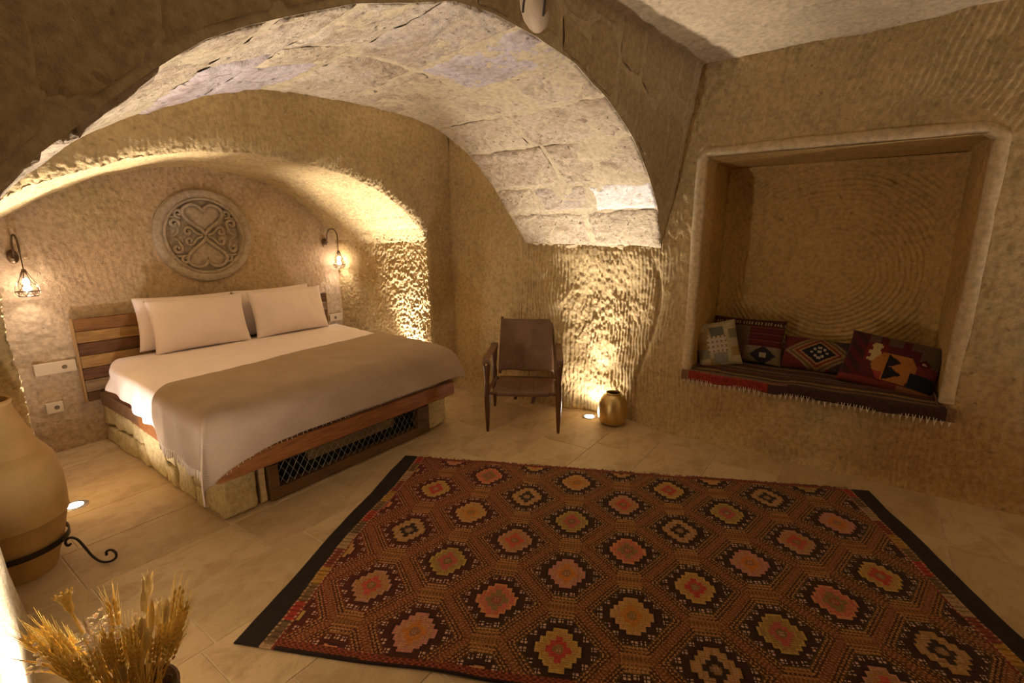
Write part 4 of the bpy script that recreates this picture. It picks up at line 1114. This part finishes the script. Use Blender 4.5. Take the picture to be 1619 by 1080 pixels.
def pat_diamond(x, y, front):
    d = abs(x+.02)*1.0/.72 + abs(y)/1.0
    if d < .62:
        c = (.022,.02,.03)
        for (a, b_) in ((0, .3), (-.14, .2), (.14, .2), (-.2, 0), (.2, 0), (0, .05), (-.08, -.2), (.08, -.2), (0, -.32)):
            if abs(x-a) < .04 and abs(y-b_) < .07: c = (.45,.38,.28)
    elif d < .74: c = (.38,.22,.09)
    elif d < .86: c = (.20,.03,.025)
    elif d < 1.0: c = (.34,.2,.08)
    elif d < 1.12: c = (.15,.09,.05)
    elif d < 1.25: c = (.30,.20,.09)
    else: c = (.07,.05,.045) if x > .3 else (.16,.03,.03)
    return c
def pat_kilim(x, y, front):
    c = (.10,.02,.02)
    if y > .55: c = (.13,.075,.05) if abs(((x*2.2) % 1)-.5) > .2 else (.10,.018,.02)
    if x < -.55: c = (.11,.018,.018) if (x*3+y*2) % 1 > .5 else (.05,.02,.02)
    # stepped ivory motif
    if -.55 < x < -.12 and -.15 < y < .55:
        c = (.16,.02,.02)
        if abs(x+.34) < .07+.06*(1 if int((y+1)*8) % 2 else 0): c = (.52,.40,.17)
    # big orange hexagon with black arrowheads
    d = max(abs(y+.22)/.62, abs(x-.12)/.46*.7+abs(y+.22)/.62*.45)
    if d < .78 and x > -.35:
        c = (.42,.17,.04)
        if -.06 < x < .24 and abs(y+.02) < (.24-x)*.9 and y > -.2: c = (.02,.015,.015)
        if -.06 < x < .30 and abs(y+.42) < (.30-x)*.8 and y <= -.2: c = (.02,.015,.015)
        if x < -.1 and y < -.45: c = (.30,.05,.03)
    if x > .55 and y > -.25: c = (.12,.085,.06) if y > .1 else (.18,.03,.03)
    if x > .5 and abs(x-.66)+abs(y-.15) < .16: c = (.10,.015,.02) if abs(x-.66)+abs(y-.15) > .05 else (.5,.42,.3)
    if x > .45 and y < -.25: c = (.02,.02,.025)
    if y < -.75: c = (.20,.04,.03) if x < .3 else (.30,.13,.05)
    return c
cg = 'cushions on the niche mat'
H2 = -math.pi/2
put_pillow('cushion', pillow_mesh(.26, .175, .07, 641, 56, .05, pat_dark), M['kilim'], (4.10, .655, 0.699), math.radians(-16), H2, .0, 'dark maroon patchwork kilim cushion at the back of the niche', 'cushion', cg)
put_pillow('cushion', pillow_mesh(.155, .175, .055, 651, 50, .05, pat_cream), M['kilim'], (3.86, .815, 0.689), math.radians(-17), H2+.45, -.18, 'cream patchwork cushion leaning in the niche corner', 'cushion', cg)
put_pillow('cushion', pillow_mesh(.24, .125, .065, 661, 56, .04, pat_diamond), M['kilim'], (4.12, .165, 0.639), math.radians(-32), H2, .03, 'low kilim cushion with a black diamond motif', 'cushion', cg)
put_pillow('cushion', pillow_mesh(.255, .185, .085, 671, 60, .05, pat_kilim), M['kilim'], (3.93, -.235, 0.674), math.radians(-30), H2-.08, .14, 'large red kilim cushion with an orange hexagon motif', 'cushion', cg)

# ================================================================== RUG
RL, RW = 2.91, 1.615
CS = .005
nx, ny = int(RL/CS), int(RW/CS)
gx, gy = np.linspace(0, RL, nx+1), np.linspace(0, RW, ny+1)
cx, cy = np.meshgrid((gx[:-1]+gx[1:])/2, (gy[:-1]+gy[1:])/2, indexing='ij')
def rug_colours(x, y):
    x = x + .004*noise(x*5, y*5, 0, 801); y = y + .006*noise(x*3, y*3, 7, 802)
    DX, DY = .2755, .21
    best = np.full(x.shape, 9.0); bdx = np.zeros_like(x); bdy = np.zeros_like(x); bid = np.zeros(x.shape, int)
    for par, (x0, y0) in enumerate(((.09, .195), (.09+DX, -.015))):
        i = np.round((x-x0)/(2*DX)); j = np.round((y-y0)/(2*DY))
        dx, dy = x-(x0+i*2*DX), y-(y0+j*2*DY)
        m = np.maximum(np.abs(dy)/DY, (np.abs(dx)*DX+np.abs(dy)*DY)/.0600)
        sel = m < best
        best = np.where(sel, m, best); bdx = np.where(sel, dx, bdx); bdy = np.where(sel, dy, bdy)
        bid = np.where(sel, (i*7+j*13+par*5+i*j*3).astype(int), bid)
    m, dx, dy = best, bdx, bdy
    C_ = np.zeros(x.shape+(3,))
    warm = np.clip(1 - (x + .25*noise(x*2, y*2, 3, 803))/1.25, 0, 1)          # dyer's lots: redder at one end
    def put(mask, c, c2=None):
        c = np.array(c)
        if c2 is not None: c = c*(1-warm[..., None]) + np.array(c2)*warm[..., None]; C_[mask] = c[mask]
        else: C_[mask] = c
    # field
    put(np.ones_like(m, bool), (.040,.018,.011), (.095,.018,.011))
    put((m > .69) & (m <= .725), (.060,.044,.018), (.17,.03,.018))
    # bands of dashes between the hexagons
    flat = np.abs(dy)/DY >= (np.abs(dx)*DX+np.abs(dy)*DY)/.0600 - 1e-9
    along = np.where(flat, dx + np.sign(dy)*.35*dy, (np.abs(dx)*DY - np.abs(dy)*DX)/.346)
    dash = (np.floor(along/.0075).astype(int) % 2) == 0
    dash2 = (np.floor((along+.0037)/.0075).astype(int) % 2) == 0
    band = m > .725
    put(band, (.13,.056,.020), (.17,.045,.020))
    put(band & flat, (.27,.150,.045), (.27,.135,.045))
    put(band & (m > .735) & (m < .775) & dash, (.46,.30,.11), (.48,.28,.11))
    put(band & (m > .775) & (m < .805) & (dash2 | ~flat), (.030,.014,.010))
    put(band & (m > .81) & (m < .85) & dash2, (.42,.26,.09), (.44,.24,.10))
    put(band & (m > .85) & (m < .885) & (dash | ~flat), (.055,.022,.012), (.085,.018,.012))
    put(band & (m > .89) & (m < .93) & dash, (.38,.21,.08), (.40,.20,.085))
    put(band & (m > .93) & ~flat, (.15,.065,.022), (.17,.05,.022))
    put(band & (m > .955) & dash2 & ~flat, (.32,.16,.065))
    put(band & flat & (m > .94) & dash2, (.14,.065,.024))
    # ivory four-dot sprigs
    for (a, b_) in ((.127, .019), (.097, .061), (.066, .099), (.033, .132), (0.0, .138)):
        ex, ey = np.abs(np.abs(dx)-a), np.abs(np.abs(dy)-b_)
        if a == 0: ex = np.abs(dx)
        dots = (np.abs(ex-.0065) < .0038) & (np.abs(ey-.0065) < .0038)
        put(dots & (m < .70), (.55,.44,.34), (.58,.42,.34))
        put((ex < .0028) & (ey < .0028) & (m < .70), (.03,.014,.01))
    # stepped medallions
    ax, ay = np.abs(dx), np.abs(dy)
    def steps(k): return ((ax < .028*k) & (ay < .098*k)) | ((ax < .050*k) & (ay < .076*k)) | ((ax < .068*k) & (ay < .050*k)) | ((ax < .084*k) & (ay < .024*k))
    outer = np.array([(.40,.26,.075), (.42,.24,.13), (.28,.21,.065), (.42,.28,.08), (.46,.14,.09), (.36,.22,.07), (.40,.27,.13)])
    line = np.array([(.46,.34,.10), (.46,.22,.20), (.42,.33,.09), (.48,.30,.14), (.52,.26,.12), (.42,.25,.17), (.36,.24,.09)])
    inner = np.array([(.40,.055,.045), (.46,.19,.035), (.38,.10,.08), (.44,.20,.04), (.22,.17,.06), (.44,.09,.06), (.035,.022,.014)])
    q = np.abs(bid*2654435 % 1013) % 7
    put(steps(1.10), (.022,.010,.007), (.05,.010,.007))
    s1 = steps(1.0); C_[s1] = line[q][s1]
    s2_ = steps(.87); C_[s2_] = outer[q][s2_]
    ln = ((ax < .004) | (np.abs(ax-.050) < .003) | (np.abs(ay-.050) < .003)) & s2_; C_[ln] = (line[q]*.8)[ln]
    st_ = ((ax < .013) & (ay < .060)) | ((ax < .030) & (ay < .036)) | ((ax < .046) & (ay < .014)); C_[st_] = inner[q][st_]
    st2 = ((ax < .012) & (ay < .022)) | ((ax < .020) & (ay < .012)); C_[st2] = (outer[q]*.6)[st2]
    dd = (np.abs(ax-.005) < .003) & (np.abs(ay-.006) < .0034); C_[dd] = (.42,.30,.22)
    # weave ribs
    rib = (np.floor(y/CS).astype(int) % 2) == 0
    C_ *= np.where(rib, 1.08, .86)[..., None]
    # long edges: red dashed selvage
    ed = (y < .028) | (y > RW-.040)
    C_[ed] = np.where(((np.floor(x/.012)+np.floor(y/.008)) % 2 == 0)[ed][:, None], np.array((.25,.075,.035)), np.array((.10,.02,.012)))
    C_[(y > RW-.012)] = (.02,.012,.010)
    # short ends: black band, coloured blocks between pale cords
    xl = np.where(x < RL/2, x - .012*np.sin(y*5), RL-x)
    blk = np.array([(.34,.045,.03), (.17,.12,.05), (.38,.24,.04), (.20,.05,.03), (.36,.28,.16), (.14,.10,.05)])
    bi = (np.floor(y/.115 + .15*np.sin(y*9)).astype(int)*5) % 6
    b0 = .092; 
    z_ = (xl < .150); C_[z_] = np.array((.16,.03,.02))
    z_ = (xl < .140); tick = (np.floor(y/.009).astype(int) % 3 == 0); C_[z_] = (blk[bi]*np.where(tick, .55, 1.0)[..., None])[z_]
    for p in (.098, .140):
        z_ = (np.abs(xl-p) < .0045) & (np.floor(y/.010).astype(int) % 2 == 0); C_[z_] = (.42,.31,.18)
    z_ = xl < b0; C_[z_] = (.018,.014,.012)
    C_ *= (.85 + .3*(rng.random(x.shape)))[..., None]*np.array((1.0, .81, .72))
    return C_
RC = rug_colours(cx, cy)
X, Y = np.meshgrid(gx, gy, indexing='ij')
edge_w = np.minimum(np.minimum(X, RL-X), np.minimum(Y, RW-Y))
Z = .009 + .0035*fbm(X, Y, 0, 2.2, 2, 811) + .0012*fbm(X, Y, 0, 14, 2, 812); Z = np.maximum(Z, .0065)
Xs = X - .045*(Y/RW)*(1-X/RL) - .02*(Y/RW)*(X/RL) + .006*noise(Y*4, 0, 0, 821)*np.exp(-np.minimum(X, RL-X)/.15)
Ys = Y + .010*noise(X*5, 0, 0, 822)*np.exp(-Y/.08) + .006*noise(X*4, 0, 3, 823)*np.exp(-(RW-Y)/.1)
Gf = gridF(nx+1, ny+1)[:, ::-1]
me = mesh_np('patterned_rug', np.stack([Xs, -Ys, Z], -1), Gf[:, ::-1]); vcol(me, RC.reshape(-1, 3))
rug = link('patterned_rug', me, M['rug'], None, (-.744, 3.13, 0), (0, 0, math.atan2(-.159, .987)))
m_ = rug.modifiers.new('thickness', 'SOLIDIFY'); m_.thickness = .006; m_.offset = -1
tag(rug, 'large red and brown kilim rug with hexagon medallions on the floor', 'rug')
mb = MB()
for k in range(260):
    x = random.uniform(.12, RL-.1); y0 = random.uniform(-.001, .006)
    L = random.uniform(.006, .018); dx = random.uniform(-.012, .012)
    mb.tube([(x, -y0, .008), (x+dx*.5, L*.6, .009), (x+dx, L, .005)], .0022, 4)
tag(mb.build('selvage_threads', M['rug_edge'], rug), kind='stuff')

# ================================================================== PENDANT AT THE ARCH CROWN
pd = thing('hanging_pendant', 'pale tapered pendant tied with dark wire at the arch crown', 'pendant', (1.615, 1.035, 2.20))
MB().lathe([(.0001, .0), (.012, .002), (.030, .016), (.048, .042), (.060, .080), (.066, .13), (.068, .20), (.066, .28), (.058, .36), (.03, .395), (.0001, .40)], 28).build('body', M['pendant'], pd)
def wrap(a0, a1, z0, z1):
    P = []
    for t in np.linspace(0, 1, 26):
        z = z0+(z1-z0)*t; r = np.interp(z, [0, .016, .042, .08, .13, .2, .4], [.012, .030, .048, .060, .066, .068, .06])+.004
        a = a0+(a1-a0)*t; P.append((r*math.cos(a), r*math.sin(a), z))
    return P
for a0, a1, z0, z1 in ((-3.7, -2.1, .055, .19), (-2.15, -2.2, .035, .22), (-2.2, -1.6, .20, .10), (-1.6, -1.0, .10, .24)):
    MB().tube(wrap(a0, a1, z0, z1), .0038, 6).build('wire', M['cord'], pd)
MB().tube([(0, 0, .39), (.005, .004, .46)], .004, 6).build('cord', M['cord'], pd)

# ================================================================== DRIED BOUQUET
fv = thing('wicker_vase', 'tall dark wicker vase holding the dried bouquet', 'vase', (.215, 1.115, 0))
MB().lathe([(.0001, 0), (.075, 0), (.085, .05), (.092, .2), (.082, .38), (.070, .48), (.080, .560), (.088, .572), (.082, .574), (.066, .50), (.08, .38), (.08, .1), (.0001, .05)], 32).build('body', M['wicker'], fv)
mb = MB()
for zr, rr in ((.06, .087), (.2, .0935), (.38, .083), (.555, .081)):
    mb.tube([(rr*math.cos(a), rr*math.sin(a), zr+.003*math.sin(a*18)) for a in np.linspace(0, 2*math.pi, 73)], .005, 6, False)
tag(mb.build('woven_bands', M['wicker'], fv), kind='stuff')
bq = thing('dried_bouquet', 'bunch of golden dried wheat, bunny tails and pale flowers', 'dried flowers', (.215, 1.115, .10))
TIPS = [ (0.175,1.247,0.769,'pod'), (0.142,1.301,0.691,'wheat'), (0.149,1.225,0.704,'wheat'), (0.174,1.289,0.639,'wheat'), (0.129,1.171,0.724,'wheat'), (0.087,1.255,0.692,'leaf'), (0.099,1.258,0.651,'leaf'), (0.189,1.270,0.694,'tail_thin'), (0.191,1.210,0.727,'tail_thin'), (0.205,1.186,0.718,'flower'), (0.223,1.203,0.691,'flower'), (0.190,1.155,0.720,'flower'), (0.204,1.163,0.699,'flower'), (0.185,1.200,0.678,'flower'), (0.207,1.102,0.738,'flower'), (0.184,1.109,0.718,'flower'), (0.168,1.157,0.692,'flower'), (0.171,1.106,0.706,'flower'), (0.280,1.146,0.799,'reed'), (0.296,1.182,0.768,'tail'), (0.275,1.101,0.754,'cattail'), (0.298,1.143,0.717,'tail'), (0.299,1.098,0.743,'tail'), (0.311,1.060,0.779,'wheat'), (0.303,1.015,0.773,'wheat'), (0.284,1.000,0.753,'wheat'), (0.250,1.081,0.746,'tail'), (0.235,1.135,0.693,'wheat'), (0.304,1.112,0.704,'wheat'), (0.264,1.012,0.757,'wheat'), (0.298,1.004,0.726,'blade'), (0.264,0.974,0.753,'wheat'), (0.207,1.095,0.719,'wheat'), (0.190,1.050,0.769,'wheat'), (0.245,0.999,0.746,'wheat'), (0.216,1.005,0.749,'wheat'), (0.136,1.113,0.735,'wheat'), (0.118,1.208,0.683,'flower'), (0.148,1.092,0.723,'wheat'), (0.240,1.205,0.663,'blade'), (0.252,1.155,0.716,'blade'), (0.164,1.045,0.754,'wheat') ]
B0 = np.array((.215, 1.115, .10))
def ear_mesh(kind, d):
    """head of a stem along unit direction d from its base at the origin"""
    mb = MB(); d = Vector(d).normalized(); q = d.to_track_quat('Z', 'Y').to_matrix().to_4x4() @ Matrix.Scale(1.3, 4)
    if kind == 'wheat':
        for k in range(9):
            z = .004 + k*.0055; 
            for s in (0, 1, 2):
                a = s*2.09 + k*1.05; p = q @ Vector((.0042*math.cos(a), .0042*math.sin(a), z)); t_ = q @ Vector((.0062*math.cos(a), .0062*math.sin(a), z+.010))
                mb.tube([p, (p+t_)/2, t_], [.001, .0032, .0006], 5)
                aw = q @ Vector((.012*math.cos(a), .012*math.sin(a), z+.038)); mb.tube([t_, aw], [.0006, .0002], 3, False)
    elif kind in ('tail', 'tail_thin', 'cattail'):
        r = {'tail': .0058, 'tail_thin': .0036, 'cattail': .0042}[kind]; L = {'tail': .042, 'tail_thin': .035, 'cattail': .06}[kind]
        mb.lathe([(.0005, 0), (r*.7, L*.12), (r, L*.35), (r*.9, L*.65), (r*.5, L*.9), (.0003, L)], 10, q)
        if kind == 'tail':
            for k in range(60):
                z = random.uniform(.1, .9)*L; a = random.uniform(0, 6.28); p = q @ Vector((r*.8*math.cos(a), r*.8*math.sin(a), z)); e = q @ Vector((r*1.5*math.cos(a), r*1.5*math.sin(a), z+.010)); mb.tube([p, e], [.0006, .0002], 3, False)
    elif kind == 'pod':
        mb.lathe([(.002, 0), (.006, .008), (.0065, .018), (.009, .026), (.012, .030), (.010, .033), (.004, .034)], 10, q)
        for k in range(10):
            a = k*.628; mb.tube([q @ Vector((.009*math.cos(a), .009*math.sin(a), .028)), q @ Vector((.013*math.cos(a), .013*math.sin(a), .036))], .0015, 4)
    elif kind == 'flower':
        for k in range(12):
            c = Vector((random.gauss(0, .011), random.gauss(0, .011), random.gauss(.004, .008))); c = q @ c
            for j in range(5):
                a = j*1.2566+k; e = Vector((math.cos(a), math.sin(a), .5))*.0058
                mb.add([c, c+e*.6+Vector((-e.y, e.x, 0))*.45, c+e, c+e*.6-Vector((-e.y, e.x, 0))*.45, c+Vector((0, 0, -.0015))], [(0,1,2,3), (4,3,2,1)])
    elif kind == 'reed':
        mb.lathe([(.0005, -.05), (.0048, -.045), (.0052, -.03), (.0042, -.018), (.002, -.012), (.0012, .0), (.0004, .012)], 8, q)
    return mb
hm = {'wheat': 'ear', 'tail': 'tail', 'tail_thin': 'flower', 'cattail': 'stalk', 'pod': 'ear', 'flower': 'flower', 'reed': 'tail'}
hn = {'wheat': 'wheat_ear', 'tail': 'bunny_tail', 'tail_thin': 'bunny_tail', 'cattail': 'cattail', 'pod': 'seed_pod', 'flower': 'flower_head', 'reed': 'reed_head'}
extra = []
for k in range(34):
    t0, t1 = random.choice(TIPS), random.choice(TIPS); f = random.uniform(.2, .8)
    p = np.array(t0[:3])*f + np.array(t1[:3])*(1-f) + np.array((random.gauss(0, .012), random.gauss(0, .012), random.gauss(-.03, .02)))
    extra.append((*p, random.choice(['wheat', 'wheat', 'blade', 'tail'])))
for (tu, tv, tz, kind) in TIPS + extra:
    tip = np.array((tu, tv, tz)) - B0
    a = random.uniform(0, 6.28); foot = np.array((.03*math.cos(a), .03*math.sin(a), random.uniform(-.02, .06)))
    rimp = np.array((tip[0]*.55, tip[1]*.55, .47)); r_ = np.hypot(rimp[0], rimp[1])
    if r_ > .055: rimp[:2] *= .055/r_
    if kind in ('leaf', 'blade'):
        P = spline([foot, rimp, (rimp+tip)/2 + np.array((0, 0, .03)), tip], 26); mb = MB(); V = []
        for i, p in enumerate(P):
            w_ = .0065*math.sin(math.pi*min(1, .12+.88*i/25)) * (1.0 if kind == 'leaf' else .35)
            sd = np.array((.6, .8, 0))*w_; V += [p-sd, p+np.array((0, 0, .0012)), p+sd, p-np.array((0, 0, .0012))]
        mb.add(V, [(i*4+j, i*4+(j+1) % 4, (i+1)*4+(j+1) % 4, (i+1)*4+j) for i in range(25) for j in range(4)])
        mb.build('leaf_blade', M['stalk'], bq); continue
    dr = tip - rimp; dr = dr/np.linalg.norm(dr); Lh = {'wheat': .06, 'tail': .042, 'tail_thin': .035, 'cattail': .06, 'pod': .03, 'flower': .0, 'reed': .012}[kind]
    base = tip - dr*Lh
    P = spline([foot, rimp, (rimp*.5+base*.5)+np.array((random.uniform(-.006, .006), random.uniform(-.006, .006), .004)), base], 22)
    so = MB().tube(P, .0016 if kind != 'pod' else .0028, 6).build('stem', M['stalk'], bq)
    h_ = ear_mesh(kind, dr).build(hn[kind], M[hm[kind]], so); h_.location = tuple(base)
